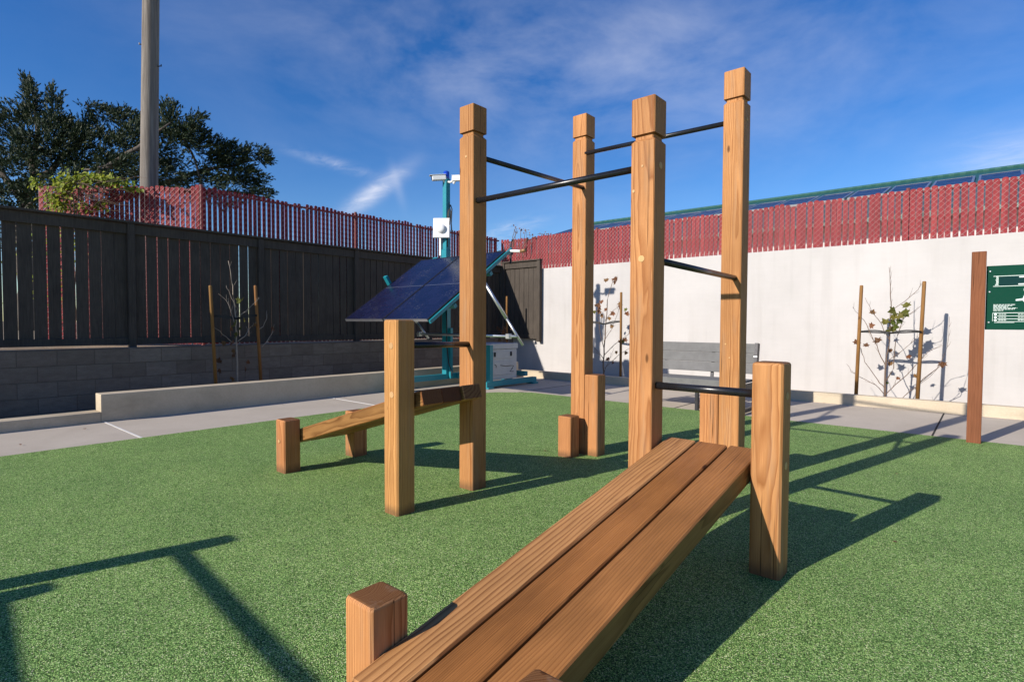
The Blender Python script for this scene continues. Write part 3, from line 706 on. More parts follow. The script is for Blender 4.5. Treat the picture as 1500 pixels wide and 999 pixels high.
stems = [([base]+S((1297, 560), (1298, 530), (1303, 500), (1305, 455), (1304, 420), (1303, 392)), .016, .003), (S((1297, 560), (1308, 540), (1312, 500), (1322, 470), (1330, 455)), .008, .003),
    (S((1298, 540), (1288, 515), (1278, 490), (1266, 470), (1253, 455), (1250, 450)), .007, .002), (S((1296, 570), (1285, 556), (1268, 530), (1262, 510)), .007, .003), (S((1296, 578), (1284, 563), (1260, 553), (1247, 545), (1239, 533)), .006, .002),
    (S((1297, 578), (1312, 563), (1330, 548), (1346, 530), (1360, 515), (1380, 505)), .007, .002), (S((1303, 500), (1290, 475), (1276, 455), (1268, 436)), .006, .002), (S((1304, 480), (1325, 465), (1345, 452), (1352, 445)), .005, .002),
    (S((1298, 530), (1320, 515), (1340, 498), (1345, 492)), .005, .002), (S((1305, 455), (1325, 442), (1345, 425), (1350, 415)), .005, .002), (S((1340, 570), (1352, 555), (1375, 538), (1388, 508), (1391, 464)), .006, .002), (S((1315, 590), (1330, 575), (1362, 552), (1378, 535)), .005, .002)]
lv = [(P(x, y)+Vector((0, rr.uniform(-.08, .08), 0)), s) for x, y, s in ((1276, 460, .075), (1273, 478, .08), (1255, 505, .09), (1269, 508, .07), (1288, 502, .10), (1306, 515, .06), (1330, 520, .06), (1380, 530, .09), (1306, 535, .07), (1338, 550, .06), (1317, 552, .05))]
gr = [(P(x, y)+Vector((0, rr.uniform(-.09, .09), 0)), s) for x, y, s in ((1312, 455, .11), (1322, 455, .12), (1328, 450, .10), (1306, 462, .10), (1316, 462, .09), (1300, 475, .10), (1312, 472, .10), (1302, 485, .10), (1298, 483, .08), (1320, 468, .09), (1308, 478, .08), (1300, 560, .05), (1325, 458, .11))]
sapling('staked sapling with green and rusty leaves against the white wall beside the sign', base, stems, lv, greens=gr)
P = ptsY(9.95)
base = P(884, 548); base.z = .08
stems = [([base]+S((884, 530), (885, 500), (886, 470), (887, 440), (893, 420), (898, 405)), .016, .004), (S((884, 510), (880, 480), (878, 455), (874, 445)), .008, .003), (S((884, 525), (872, 510), (862, 500)), .007, .003), (S((885, 520), (900, 505), (918, 490), (925, 485)), .007, .003),
    (S((886, 470), (900, 455), (910, 448)), .006, .002), (S((885, 500), (895, 480), (905, 455), (906, 450)), .006, .002), (S((884, 535), (876, 520), (868, 515)), .005, .002), (S((885, 540), (905, 520), (922, 510), (935, 500)), .005, .002), (S((885, 545), (893, 525), (902, 510)), .005, .002)]
lv = [(P(x, y)+Vector((0, rr.uniform(-.08, .08), 0)), s) for x, y, s in ((890, 412, .10), (897, 407, .11), (905, 410, .09), (897, 416, .09), (874, 445, .10), (876, 452, .11), (882, 440, .09), (881, 455, .09), (884, 462, .09), (890, 464, .08), (900, 458, .10), (905, 452, .11), (912, 445, .08), (918, 462, .09), (893, 478, .08), (915, 500, .09), (910, 502, .07), (901, 514, .07), (894, 526, .07), (896, 530, .07), (888, 528, .07), (920, 515, .08), (890, 455, .07), (878, 448, .08))]
gr = [(P(x, y), s) for x, y, s in ((915, 501, .08), (918, 455, .07), (870, 455, .07))]
sapling('staked sapling with dry brown leaves between two tall posts, against the white wall', base, stems, lv, greens=gr)
P = ptsX(-8.95)
def S(*pp): return wob([P(*p) for p in pp], .07, 0)
base = P(349, 556); base.z = -.02
stems = [([base]+S((348, 530), (348, 500), (347, 470), (345, 440), (340, 410), (336, 382)), .015, .004), (S((348, 490), (340, 465), (333, 440), (322, 430)), .006, .002), (S((348, 505), (335, 498), (322, 485), (310, 478)), .006, .002), (S((348, 500), (358, 492), (366, 482), (378, 470)), .007, .003),
    (S((347, 465), (360, 455), (372, 442), (380, 436)), .006, .002), (S((384, 508), (392, 498), (400, 487), (402, 475)), .006, .003), (S((380, 482), (387, 478), (391, 466), (392, 455)), .006, .003), (S((346, 450), (338, 430), (334, 418)), .005, .002)]
lv = [(P(x, y)+Vector((rr.uniform(-.08, .08), 0, 0)), s) for x, y, s in ((332, 500, .08), (340, 502, .08), (345, 523, .08), (338, 524, .07), (322, 532, .09), (325, 543, .07), (362, 533, .07), (361, 543, .09), (340, 552, .08), (372, 478, .09), (378, 470, .08), (402, 478, .09), (348, 515, .07), (338, 485, .07))]
gr = [(P(x, y)+Vector((rr.uniform(-.08, .08), 0, 0)), s) for x, y, s in ((353, 442, .11), (350, 438, .09), (344, 472, .11), (355, 467, .08), (350, 487, .11), (342, 484, .09), (352, 482, .08))]
sapling('staked bare sapling with few leaves in front of the charcoal board fence', base, stems, lv, 'paletwig', greens=gr)
P = ptsX(-8.95)
base = Vector((-8.95, 10.06, -.02))
stems = [([base, Vector((-8.95, 10.08, .6)), Vector((-8.93, 10.04, 1.0)), Vector((-8.95, 10.06, 1.35))], .014, .004), ([Vector((-8.95, 10.08, .7)), Vector((-8.8, 10.0, .95)), Vector((-8.75, 9.95, 1.1))], .006, .002), ([Vector((-8.95, 10.08, .65)), Vector((-9.12, 10.2, .95)), Vector((-9.14, 10.25, 1.15))], .006, .002)]
lv = [(Vector((-8.95+rr.uniform(-.15, .2), 10.06+rr.uniform(-.1, .1), rr.uniform(.8, 1.1))), rr.uniform(.08, .11)) for i in range(9)]
sapling('small sapling with reddish leaves in the shaded corner behind the battery box', base, stems, lv)

def stake(label, px, ptop, pbot, y=None, x=None, z0=.05, group=None):
    f = ptsY(y) if y else ptsX(x)
    p = f(px[0], ptop); q = f(px[1], pbot); d = p-q; q = q-d*((q.z-z0)/d.z); L = d.length*1.0 + (f(px[1], pbot)-q).length
    Mx = Matrix.Translation(q) @ d.to_track_quat('Z', 'Y').to_matrix().to_4x4()
    b = BM(); n = 10; rings = []
    tube(b, [(0, 0, 0), (0, 0, L-.02), (0, 0, L-.004), (0, 0, L)], [.026, .0245, .022, .012], 10)
    return tag(link('tree_stake', b, 'stake', None, True, Mx), label, 'stake', 'round wooden stakes holding the saplings')
stake('wooden stake left of the sapling before the charcoal fence', (308, 316), 418, 562, x=-8.93, z0=-.03)
stake('wooden stake right of the sapling before the charcoal fence', (374, 382), 418, 556, x=-8.97, z0=-.03)
stake('wooden stake left of the green leaved sapling by the white wall', (1262, 1254), 418, 577, y=9.85)
stake('wooden stake between the green leaved sapling and the sign', (1354, 1344), 412, 583, y=9.95)
stake('wooden stake beside the brown leaved sapling, seen between two tall posts', (910, 909), 428, 546, y=9.9)
stake('wooden stake in the shaded corner behind the battery box', (742.5, 742), 434, 520, x=-8.97, z0=-.03)

def strap(label, a, c, e, bow):
    b = BM(); pts = []
    a, c, e = Vector(a), Vector(c), Vector(e)
    for dz in (0, .028):
        for s0, s1 in ((a, c), (c, e)):
            P_ = [s0.lerp(s1, i/6)+Vector((0, 0, dz*math.sin(math.pi*i/6)*1.0)) for i in range(7)]
            for i in range(6): beam(b, P_[i], P_[i+1], .006, .022)
    return tag(link('tree_tie', b, 'blackrubber'), label, 'tree tie', 'black rubber ties between stakes and saplings')
P = ptsY(9.9); strap('black rubber tie holding the green leaved sapling by the sign', P(1259, 486), P(1305, 488), P(1350, 486), 0)
P = ptsX(-8.95); strap('black rubber tie holding the bare sapling before the charcoal fence', P(311, 463), P(347, 467), P(378, 462), 0)
P = ptsY(9.92); strap('black rubber tie holding the brown leaved sapling between two tall posts', P(862, 472), P(885, 475), P(910, 471), 0)

# ------------------------------------------------------------------ timber pull-up frame
W = .1405
def plug(parent, c, n, r=.0175):
    b = BM(); c = Vector(c); n = Vector(n); t_ = BM()
    tube(b, [c-n*.004, c+n*.0015, c+n*.0025], [r, r, r*.9], 16)
    return link('bolt_plug', b, 'plug', parent)
frame_t = thing('pull_up_frame', 'tall timber pull-up frame of notched posts linked by black bars', 'exercise frame', (-2.1, 3.4, 0))
FO = Vector((-2.1, 3.4, 0))
PW = dict(A=W, B=.148, C=W, D=.147, E=W, F=W)
PO = dict(A=(-2.840, 2.863, 2.736, .19), B=(-2.867, 4.329, 3.09, .20), C=(-1.4619, 2.8555, 2.434, .205), D=(-1.454, 4.225, 3.048, .205), E=(-.787, 2.8224, 1.019, None), F=(-2.815, 2.1818, 1.2176, None))
OB = {}; OM = {}
for k, (x, y, h, g) in PO.items():
    lab = {'E': 'short post with rounded top beside the foreground bench', 'F': 'short post with two pale plugs in front of the far bench'}.get(k)
    ww = PW[k]; OM[k] = Matrix.Translation(Vector((x, y, 0))-FO) @ Matrix.Rotation({'A': 0, 'B': math.pi/2, 'C': 0, 'D': math.pi, 'E': 0, 'F': math.pi/2}[k], 4, 'Z')
    o = link('post', loft_timber(ww, ww, post_profile(h, g, .008 if g else .014), .005 if g else .010), 'post', frame_t, M=OM[k])
    if lab: o['label'] = lab
    OB[k] = o
def bar(p, q, r=.0195, n=14):
    b = BM(); tube(b, [Vector(p)-FO, Vector(q)-FO], r, n)
    return link('bar', b, 'blacksteel', frame_t, True)
h_ = W/2
A, B_, C_, D_, E_, F_ = [PO[k] for k in 'ABCDEF']
bar((A[0]+h_-.01, 2.838, 2.063), (C_[0]-h_+.01, 2.838, 2.066), .0195)
bar((-2.80, A[1]+h_-.01, 2.385), (-2.825, B_[1]-h_-.0, 2.425), .0185)
bar((B_[0]+h_-.01, 4.27, 2.732), (D_[0]-h_+.01, 4.19, 2.684), .0185)
bar((-1.41, C_[1]+h_-.01, 1.549), (-1.427, D_[1]-h_+.01, 1.535), .0195)
bar((C_[0]+h_-.01, 2.845, .858), (E_[0]-h_+.01, 2.80, .863), .0205)
bar((-2.79, F_[1]+h_-.01, 1.056), (-2.82, A[1]-h_+.01, 1.046), .0205)
def pl(k, face, u, z, r=.0175):
    o = OB[k]; Mi = OM[k].inverted(); x, y = PO[k][:2]; h_ = PW[k]/2
    if face == '-y': c = Vector((x+u, y-h_, z)); n = Vector((0, -1, 0))
    else: c = Vector((x+h_, y+u, z)); n = Vector((1, 0, 0))
    plug(o, Mi @ (c-FO), Mi.to_3x3() @ n, r)
pl('C', '-y', .0, 1.555, .0185); pl('C', '+x', .005, 2.066, .019); pl('C', '-y', .0, 2.06, .007); pl('C', '-y', -.052, 1.93, .009)
pl('F', '-y', .01, 1.055, .02); pl('F', '-y', .015, .752, .02); pl('E', '+x', .0, .86, .019); pl('E', '+x', .0, .53, .019)
pl('A', '-y', .0, 2.375, .009); pl('D', '+x', .0, 2.69, .015); pl('D', '-y', -.03, 1.05, .006); pl('B', '-y', .03, 1.62, .006)
pl('D', '-y', 0, .95, .006)

# incline benches
def incline_bench(label, org, rz, planks, length, slope, z_low, thick, legs, supports=False):
    """local +Y is the uphill direction, origin under the lower end"""
    t = thing('incline_bench', label, 'bench', org, rz)
    ang = math.atan(slope); rrr = random.Random(label)
    for ip, (x0, x1) in enumerate(planks):
        Lp = length/math.cos(ang) + rrr.uniform(-.012, .012); w = x1-x0
        bmx = loft_timber(w, thick, [(0, .005), (.005, 0), (Lp-.005, 0), (Lp, .005)], .006)
        # local z -> uphill, local y -> plank normal
        Mx = Matrix.Translation(((x0+x1)/2, 0, z_low)) @ Matrix.Rotation(ang, 4, 'X') @ Matrix.Translation((0, 0, -thick/2)) @ Matrix.Rotation(-math.pi/2, 4, 'X')
        o = link('plank', bmx, ('plank_light', 'plank', 'plank_soft')[ip], t, M=Mx); o.data.materials.append(MATS['plank_side'])
        for p_ in o.data.polygons:
            if abs(p_.normal.x) > .8: p_.material_index = 1
    for (x, y, h, wx) in legs:
        o = link('leg', loft_timber(wx, .142, post_profile(h, None, .013), .008), 'post', t, M=Matrix.Translation((x, y, 0)))
        if x < 0 or True:
            pass
    if supports:
        for yy in (length*.30, length*.86):
            b = BM(); xm0, xm1 = planks[0][0]+.02, planks[-1][1]-.02; z = z_low+yy*slope-thick/math.cos(ang)-.004
            Mx = Matrix.Translation((0, yy, z)) @ Matrix.Rotation(ang, 4, 'X'); bbox(b, xm0, xm1, -.05, .05, -.05, 0, .004, 1, Mx); link('cross_cleat', b, 'plank', t)
    return t
t1 = incline_bench('large foreground incline bench of three reddish planks with small square feet', (-1.122, .887, 0), 0, [(-.253, -.092), (-.081, .080), (.091, .252)], 2.075, .1835, .176, .098,
    [(-.253-.0725, .145, .345, .142), (.253+.073, .150, .318, .142)])
t2 = incline_bench('smaller far incline bench sloping up toward the left tall post of the frame', (-4.40, 2.53, 0), -math.pi/2, [(-.266, -.096), (-.085, .085), (.096, .266)], 1.685, .289, .285, .10,
    [(.266+.071, .135, .422, .135), (-.266-.073, .07, .405, .14)])
for o in t2.children:
    if o.name.startswith('leg'):
        if o.location.x > 0: plug(o, (.071, -.01, .25), (1, 0, 0), .014)

# stepping posts
def step_post(label, x, y, h):
    o = link('step_post', loft_timber(.1405, .1405, post_profile(h, None, .012), .008), 'post', None, M=Matrix.Translation((x, y, 0)))
    return tag(o, label, 'step post', 'short square stepping posts')
step_post('lowest square timber stepping post, in front of the rear left tall post', -2.868, 4.12-.0, .368).rotation_euler = (0, 0, math.pi/2)
step_post('knee-high square timber stepping post standing beside the lowest one', -2.722, 4.326+.0, .735)
step_post('square timber stepping post touching the rear right tall post, behind the foreground bench', -1.602, 4.215, .675)

# ------------------------------------------------------------------ parallel bars standing left of the camera (their shadow falls into view)
k_ = math.tan(SUN_EL)/math.cos(SUN_AZ); r_ = math.tan(SUN_AZ); hp = 1.30
t = thing('parallel_bars', 'timber parallel bars beside the camera, casting the shadow on the left foreground', 'exercise bars', (-3.0, -1.6, 0)); o0 = Vector((-3.0, -1.6, 0))
for tx, ty, dz in ((-3.165, 1.335, .115), (-3.19, .555, .078)):
    x, y = tx-r_*hp/k_, ty-hp/k_-.07
    for xx in (x, x+2.6):
        link('post', loft_timber(.12, .12, post_profile(hp, None, .012), .008), 'post', t, M=Matrix.Translation(Vector((xx, y, 0))-o0))
    b = BM(); tube(b, [Vector((x+.05, y, hp-dz))-o0, Vector((x+2.55, y-.2, hp-dz))-o0], .024, 12); link('bar', b, 'blacksteel', t, True)

# ------------------------------------------------------------------ fitness sign
t = thing('fitness_sign', 'green fitness instruction sign between brown wooden posts by the white wall', 'sign', (-.1, 7.37, 0)); o0 = Vector((-.1, 7.37, 0))
for x in (-.1, 1.13):
    link('post', loft_timber(.116, .116, post_profile(1.936, None, .004), .004), 'signpost', t, M=Matrix.Translation(Vector((x, 7.37, 0))-o0))
b = BM(); bbox(b, -.04, 1.07, 7.372, 7.392, 1.152, 1.790, .003, 1, Matrix.Translation(-o0)); sp = link('sign_panel', b, 'sign', t)
yf = 7.372
def flat(name, rects, mat, y):
    b = BM()
    for x0, x1, z0, z1 in rects: box(b, x0, x1, y-.0015, y, z0, z1, Matrix.Translation(-o0))
    return link(name, b, mat, sp)
for zz in (1.735, 1.53, 1.225):
    b = BM(); tube(b, [Vector((-.012, yf+.001, zz))-o0, Vector((-.012, yf-.006, zz))-o0, Vector((-.012, yf-.008, zz))-o0], [.0085, .0085, .005], 10); link('bolt_head', b, 'silver', sp)
bx = flat('title_box', [(.062, .90, 1.592, 1.678)], 'inkblue', yf-.0008)
flat('title_rule', [(.014, .92, 1.682, 1.687), (.014, .92, 1.582, 1.587)], 'ink', yf-.0008)
def text(s, x, z, size, rot=0, mat='ink', bold=0.0):
    cu = bpy.data.curves.new('lettering', 'FONT'); cu.body = s; cu.size = size; cu.extrude = .0006; cu.offset = bold
    o = bpy.data.objects.new('lettering', cu); C.objects.link(o)
    bpy.context.view_layer.update(); dg = bpy.context.evaluated_depsgraph_get(); me = bpy.data.meshes.new_from_object(o.evaluated_get(dg))
    C.objects.unlink(o); bpy.data.objects.remove(o)
    o = bpy.data.objects.new('lettering', me); me.materials.clear(); me.materials.append(MATS[mat]); C.objects.link(o); o.parent = sp
    o.matrix_local = Matrix.Translation(Vector((x, yf-.0022, z))-o0) @ Matrix.Rotation(math.pi/2, 4, 'X') @ Matrix.Rotation(rot, 4, 'Z')
    return o
text('Station', .052, 1.592, .033, math.pi/2, bold=.0008)
flat('title_stroke', [(.205, .75, 1.664, 1.676), (.20, .62, 1.594, 1.606)], 'ink', yf-.0026)
rl = random.Random(4)
lines = []
for i, w_ in enumerate((.165, .145, .11, .178, .16, .075)):
    x = .02; z = 1.398-i*.0115
    while x < .02+w_:
        ww = rl.uniform(.012, .032); lines.append((x, min(x+ww, .02+w_), z, z+.0055)); x += ww+.005
flat('text_lines', lines, 'ink', yf-.0008)
flat('table_rule', [(.015, .90, 1.317, 1.322), (.052, .90, 1.287, 1.291), (.052, .90, 1.257, 1.262), (.052, .90, 1.231, 1.235), (.015, .018, 1.235, 1.322), (.03, .18, 1.222, 1.226)], 'ink', yf-.0008)
for z in (1.300, 1.271, 1.243):
    for xq in (.062, .205): flat('table_text', [(xq+.02*i, xq+.02*i+.016, z, z+.0065) for i in range(3)], 'ink', yf-.0026)
for z in (1.303, 1.275, 1.247):
    b = BM(); tube(b, [Vector((.038, yf-.0005, z))-o0, Vector((.038, yf-.0028, z))-o0], .0115, 14); link('row_icon', b, 'ink', sp)
# the pale exercising figure (only its arm and shoulder reach into the picture)
b = BM()
def poly(pts, y): 
    f = [b.verts.new(Vector((x, y, z))-o0) for x, z in pts]; g = [b.verts.new(Vector((x, y+.002, z))-o0) for x, z in pts]
    b.faces.new(f); b.faces.new(g[::-1])
    for i in range(len(pts)): b.faces.new((f[i], g[i], g[(i+1) % len(pts)], f[(i+1) % len(pts)]))
poly([(.268+.028*math.cos(a*math.pi/8), 1.545+.030*math.sin(a*math.pi/8)) for a in range(16)], yf-.0024)
poly([(.25, 1.51), (.285, 1.52), (.32, 1.50), (.325, 1.43), (.31, 1.37), (.30, 1.335), (.255, 1.335), (.262, 1.38), (.252, 1.415), (.235, 1.44), (.185, 1.436), (.185, 1.452), (.235, 1.46)], yf-.0024)
link('figure_print', b, 'ink', sp)

# ------------------------------------------------------------------ grey slatted park bench
t = thing('park_bench', 'grey slatted park bench with dark metal ends facing the court from the walkway', 'bench', (-3.35, 7.75, 0)); o0 = Vector((-3.35, 7.75, 0))
bxl, bxr = -3.98, -2.47
for i in range(3):
    b = BM(); z0 = .505+i*.142; tilt = Matrix.Translation(-o0) @ Matrix.Translation((0, 8.0, .46)) @ Matrix.Rotation(-math.radians(9), 4, 'X')
    bbox(b, bxl, bxr, -.018, .018, z0-.46, z0-.46+.137, .004, 1, tilt); link('back_slat', b, 'grey_slat', t)
for i in range(4):
    b = BM(); y0 = 7.50+i*.118; bbox(b, bxl, bxr, y0, y0+.112, .40, .436, .004, 1, Matrix.Translation(-o0)); link('seat_slat', b, 'grey_slat', t)
b = BM(); bbox(b, bxl, bxr, 7.468, 7.498, .318, .436, .004, 1, Matrix.Translation(-o0)); link('front_slat', b, 'grey_slat', t)
for x in (bxr+.022, -3.06, bxl-.022):
    b = BM(); T = Matrix.Translation(-o0)
    box(b, x-.02, x+.02, 7.47, 7.52, 0, .315, T); box(b, x-.02, x+.02, 7.94, 8.0, 0, .315, T); box(b, x-.02, x+.02, 7.47, 8.0, .3155, .395, T); box(b, x-.02, x+.02, 7.5205, 7.9395, .02, .07, T)
    M9 = Matrix.Translation(-o0) @ Matrix.Translation((0, 8.0, .46)) @ Matrix.Rotation(-math.radians(9), 4, 'X')
    w0 = .055
    if x > -2.6 or x < -4.2: box(b, x-.02, x+.022, -.045, .05, -.06, .475, M9)
    else: box(b, x-.02, x+.02, .0195, .05, -.06, .44, M9)
    link('end_frame', b, 'dark_metal', t)
for z in (.145, .285):
    b = BM(); box(b, bxr+.001, bxr+.0455, -.05, -.0455, z-.004, z+.004, M9); link('slat_bracket', b, 'silver', t)

# ------------------------------------------------------------------ mobile solar camera trailer
t = thing('solar_camera_trailer', 'teal mobile solar trailer with camera mast parked in the corner by the fences', 'trailer', (-7.5, 7.5, 0)); o0 = Vector((-7.5, 7.5, 0)); T = Matrix.Translation(-o0)
mx, my = -7.70, 7.06
b = BM()
bbox(b, mx-.058, mx+.058, my-.058, my+.058, .15, 2.55, .004, 1, T); mast = link('mast', b, 'teal', t)
b = BM(); bbox(b, mx-.05, mx+.05, my-.05, my+.05, 2.5505, 3.86, .004, 1, T); link('mast_extension', b, 'teal', t)
b = BM(); bbox(b, mx-.093, mx-.059, my-.045, my+.045, 2.28, 2.56, .004, 1, T); link('mast_clamp', b, 'teal', t)
b = BM(); bbox(b, mx+.059, mx+.118, my+.0, my+.06, .16, 1.10, .004, 1, T); link('mast_guide', b, 'teal', t)
b = BM()
box(b, mx-.06, mx+.06, 5.9, my+.06, .15, .245, T); box(b, mx-.06, mx+.06, my+.061, 8.85, .15, .245, T); box(b, -6.98, -6.88, 7.30, 8.75, .03, .125, T)
box(b, mx+.061, -6.981, 7.25, 7.34, .15, .24, T); box(b, mx+.061, -6.981, 8.50, 8.59, .15, .24, T); box(b, -6.98, -6.88, 7.38, 7.46, .126, .79, T)
for yy in (5.95, 8.7): box(b, mx-.09, mx+.09, yy, yy+.16, -.003, .149, T)
box(b, -7.02, -6.84, 8.6, 8.75, -.003, .029, T); box(b, -7.02, -6.84, 7.30, 7.45, -.003, .029, T)
link('skid_frame', b, 'teal', t)
# battery box
b = BM(); bbox(b, -7.62, -7.0, 7.42, 8.27, .13, .70, .012, 2, T); bbx = link('battery_box', b, 'boxwhite', t)
b = BM(); bbox(b, -7.64, -6.985, 7.40, 8.29, .706, .81, .014, 2, T); link('box_lid', b, 'boxwhite', bbx)
b = BM(); bbox(b, -6.9995, -6.988, 7.55, 8.22, .22, .47, .004, 1, T); link('box_panel', b, 'boxwhite', bbx)
b = BM(); bbox(b, -6.9995, -6.99, 7.58, 8.2, .53, .66, .004, 1, T); link('box_panel', b, 'boxwhite', bbx)
for yy in (7.60, 8.06):
    b = BM(); bbox(b, -6.9885, -6.974, yy, yy+.045, .565, .65, .004, 1, T); box(b, -6.9735, -6.966, yy+.012, yy+.033, .585, .64, T); link('latch', b, 'dark_metal', bbx)
b = BM()
pz = [(7.78, .40), (7.95, .375), (8.08, .38), (8.16, .372), (8.12, .32), (8.05, .27), (8.16, .262)]
tube(b, [Vector((-6.984, y_, z_))-o0 for y_, z_ in pz], .006, 6); tube(b, [Vector((-6.984, y_, z_))-o0 for y_, z_ in ((7.62, .42), (7.66, .40), (7.66, .36))], .006, 6); link('cable', b, 'blackrubber', bbx)
# solar array: two panels side by side on a tilted frame
W2, Lp, tilt = 2.1, 2.0, math.radians(34.4)
AO = Vector((-8.18, 5.215, 1.245))
MA = Matrix.Translation(AO-o0) @ Matrix.Rotation(tilt, 4, 'X')
for i in (0, 1):
    x0 = i*1.058; b = BM(); bbox(b, .012, 1.03, .012, Lp-.012, -.004, .004, .0015, 1)
    po = link('solar_panel', b, 'pv', t, M=MA @ Matrix.Translation((x0, 0, 0)))
    b = BM()
    for a in ((0, .0115, 0, Lp), (1.0305, 1.042, 0, Lp)): box(b, a[0], a[1], a[2], a[3], -.034, .008)
    for a in ((.0116, 1.0304, 0, .0115), (.0116, 1.0304, Lp-.0115, Lp)): box(b, a[0], a[1], a[2], a[3], -.034, .008)
    link('panel_frame', b, 'dark_metal', po)
    b = BM(); box(b, .012, 1.03, -.003, -.0005, -.034, .008); link('front_edge', b, 'silver', po)
    b = BM(); box(b, .013, 1.029, Lp*.5-.004, Lp*.5+.004, .0045, .0062); link('busbar_gap', b, 'silver', po)
b = BM()
for x in (.25, 1.85): box(b, x-.03, x+.03, -.0+.25, Lp+.06, -.095, -.035, None)
for y in (.55, 1.5): box(b, -.02, 2.12, y-.03, y+.03, -.156, -.096, None)
box(b, 2.102, 2.135, .0, Lp+.16, -.07, -.02, None); box(b, .30, .42, Lp+.0005, Lp+.05, -.06, .006, None); box(b, 1.12, 1.24, Lp+.0005, Lp+.05, -.06, .006, None); box(b, -.09, -.001, 1.12, 1.17, -.05, .16, None)
link('array_frame', b, 'teal', t, M=MA)
b = BM(); beam(b, Vector((mx+.051, my-.02, 1.62))-o0, Vector((mx+.30, my-.36, 1.72))-o0, .05, .05); beam(b, Vector((mx+.08, my-.05, 1.30))-o0, Vector((mx+.08, my-.05, 1.70))-o0, .03, .03); link('knee_brace', b, 'teal', t)
nrm = Vector((0, math.sin(tilt), -math.cos(tilt)))
def pa(x, y, z): return MA @ Vector((x, y, z))
# telescoping struts behind the panel and the horizontal pipe joining them
f = ptsY(6.35)
cp0, cp1 = f(611, 489), f(757, 493)
b = BM(); tube(b, [cp0-o0, cp1-o0], .021, 10); link('cross_pipe', b, 'galv', t, True)
for (a_, c_) in (((586, 438), (628, 496)), ((706, 408), (766, 506))):
    p = ptsY(6.12)(*a_); q = ptsY(6.42)(*c_); b = BM(); tube(b, [p-o0, p.lerp(q, .6)-o0], .026, 10); tube(b, [p.lerp(q, .58)-o0, q-o0], .02, 10); link('support_strut', b, 'galv', t, True)
for p in (cp0.lerp(cp1, .03), cp0.lerp(cp1, .93)):
    b = BM(); bbox(b, -.04, .04, -.035, .035, -.04, .04, .008, 1, Matrix.Translation(p-o0)); link('pipe_clamp', b, 'galv', t)
# arm at the upper right corner
b = BM(); p0 = MA @ Vector((2.13, Lp+.1, -.05)); tube(b, [p0, p0+Vector((.26, -.04, -.03))], .024, 8); link('stub_arm', b, 'white', t, True)
b = BM(); tube(b, [p0+Vector((.26, -.04, -.03)), p0+Vector((.36, -.05, -.02))], .03, 8); link('stub_cap', b, 'rust', t, True)
b = BM(); tube(b, [p0+Vector((-.08, .1, -.2)), p0+Vector((-.08, .1, .12)), p0+Vector((-.04, .1, .2))], .018, 8); box(b, -.03, .03, -.03, .03, -.05, .05, Matrix.Translation(p0+Vector((-.08, .1, .0)))); link('latch_bracket', b, 'dark_metal', t)
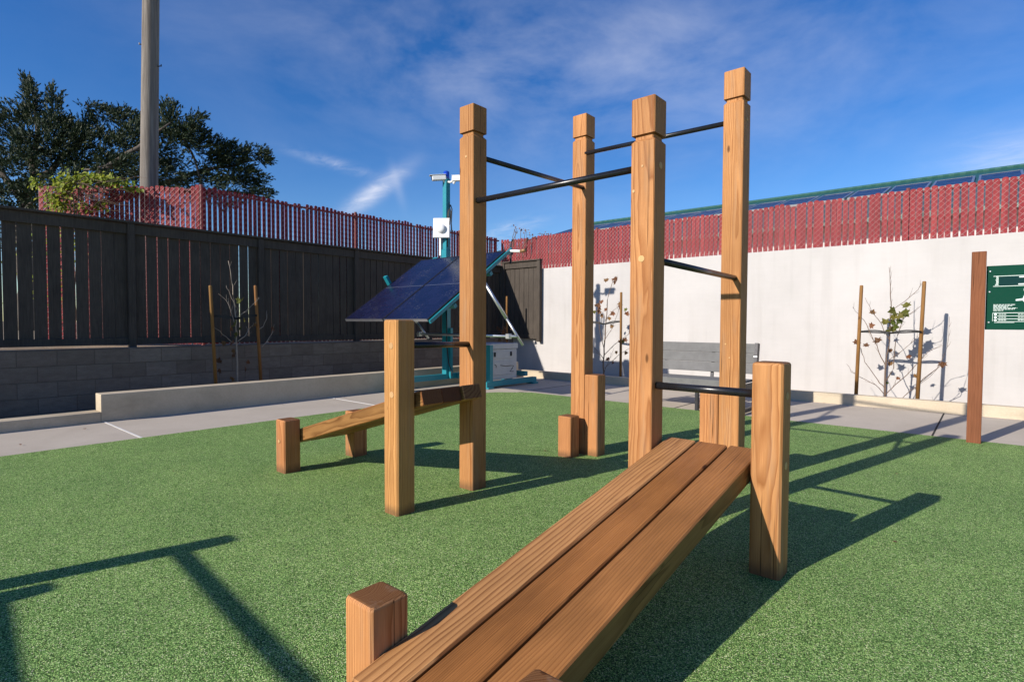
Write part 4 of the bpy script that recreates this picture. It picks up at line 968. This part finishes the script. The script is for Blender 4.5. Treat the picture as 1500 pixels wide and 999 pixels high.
# head of the mast
b = BM(); tube(b, [Vector((mx, my, 3.862))-o0, Vector((mx, my, 3.90))-o0, Vector((mx, my, 3.985))-o0, Vector((mx, my, 4.0))-o0], [.06, .055, .055, .035], 14); link('beacon', b, 'beacon', t, True)
def camera_unit(p, d, up=Vector((0, 0, 1)), L=.30):
    d = Vector(d).normalized(); Mx = Matrix.Translation(Vector(p)-o0) @ d.to_track_quat('Y', 'Z').to_matrix().to_4x4()
    b = BM(); bbox(b, -.048, .048, -L/2, L/2, -.045, .045, .02, 3, Mx); bbox(b, -.056, .056, -L/2, L/2+.04, .046, .056, .004, 1, Mx); o = link('security_camera', b, 'white', t, True)
    for pl_ in o.data.polygons: pl_.use_smooth = False
    b = BM(); tube(b, [Mx @ Vector((0, L/2-.01, 0)), Mx @ Vector((0, L/2+.006, 0))], .034, 12); link('camera_lens', b, 'blackrubber', o)
    b = BM(); tube(b, [Mx @ Vector((0, -L*.3, -.046)), Mx @ Vector((0, -L*.42, -.09))], .02, 8); link('camera_bracket', b, 'white', o)
camera_unit((mx-.06, my-.13, 3.86), (-.55, -.83, -.12), L=.26)
camera_unit((mx+.30, my+.02, 3.82), (.9, .2, -.08), L=.24)
b = BM(); tube(b, [Vector((mx+.04, my, 3.80))-o0, Vector((mx+.12, my, 3.78))-o0, Vector((mx+.20, my, 3.80))-o0], .02, 8); link('camera_arm', b, 'white', t, True)
# square white antenna, facing the court
fa = Vector((.62, -.78, .1)).normalized(); Mx = Matrix.Translation(Vector((mx-.0, my-.12, 2.94))-o0) @ fa.to_track_quat('Y', 'Z').to_matrix().to_4x4()
b = BM(); bbox(b, -.155, .155, -.02, .02, -.185, .185, .019, 3, Mx); an = link('antenna_panel', b, 'white', t)
b = BM(); tube(b, [Mx @ Vector((0, .02, -.02)), Mx @ Vector((0, .045, -.02)), Mx @ Vector((0, .065, -.02))], [.085, .08, .03], 18); link('antenna_boss', b, 'white', an, True)
b = BM(); beam(b, Vector((mx, my-.045, 2.86))-o0, Vector((mx, my-.10, 2.9))-o0, .06, .10); box(b, mx-.13, mx-.09, my-.06, my-.02, 2.45, 2.80, T); link('antenna_bracket', b, 'white', an)
# loose cables
b = BM(); pp = [(mx+.05, my-.02, 2.6), (mx+.06, my-.03, 2.95), (mx+.10, my-.03, 3.25), (mx+.14, my-.02, 3.36), (mx+.17, my-.02, 3.28), (mx+.15, my-.02, 3.02), (mx+.17, my-.02, 2.85)]
tube(b, [Vector(p)-o0 for p in pp], .012, 7); pp = [(mx+.055, my-.03, 2.9), (mx+.08, my-.04, 3.2), (mx+.115, my-.04, 3.40), (mx+.15, my-.03, 3.22), (mx+.12, my-.03, 3.0)]
tube(b, [Vector(p)-o0 for p in pp], .01, 7)
pp = [(mx+.06, my-.06, 1.5), (mx+.09, my-.07, 1.2), (mx+.075, my-.06, .8), (mx+.12, my-.05, .45), (mx+.2, my-.05, .3), (mx+.22, my-.06, .22)]
tube(b, [Vector(p)-o0 for p in pp], .011, 7); link('cable', b, 'blackrubber', t, True)
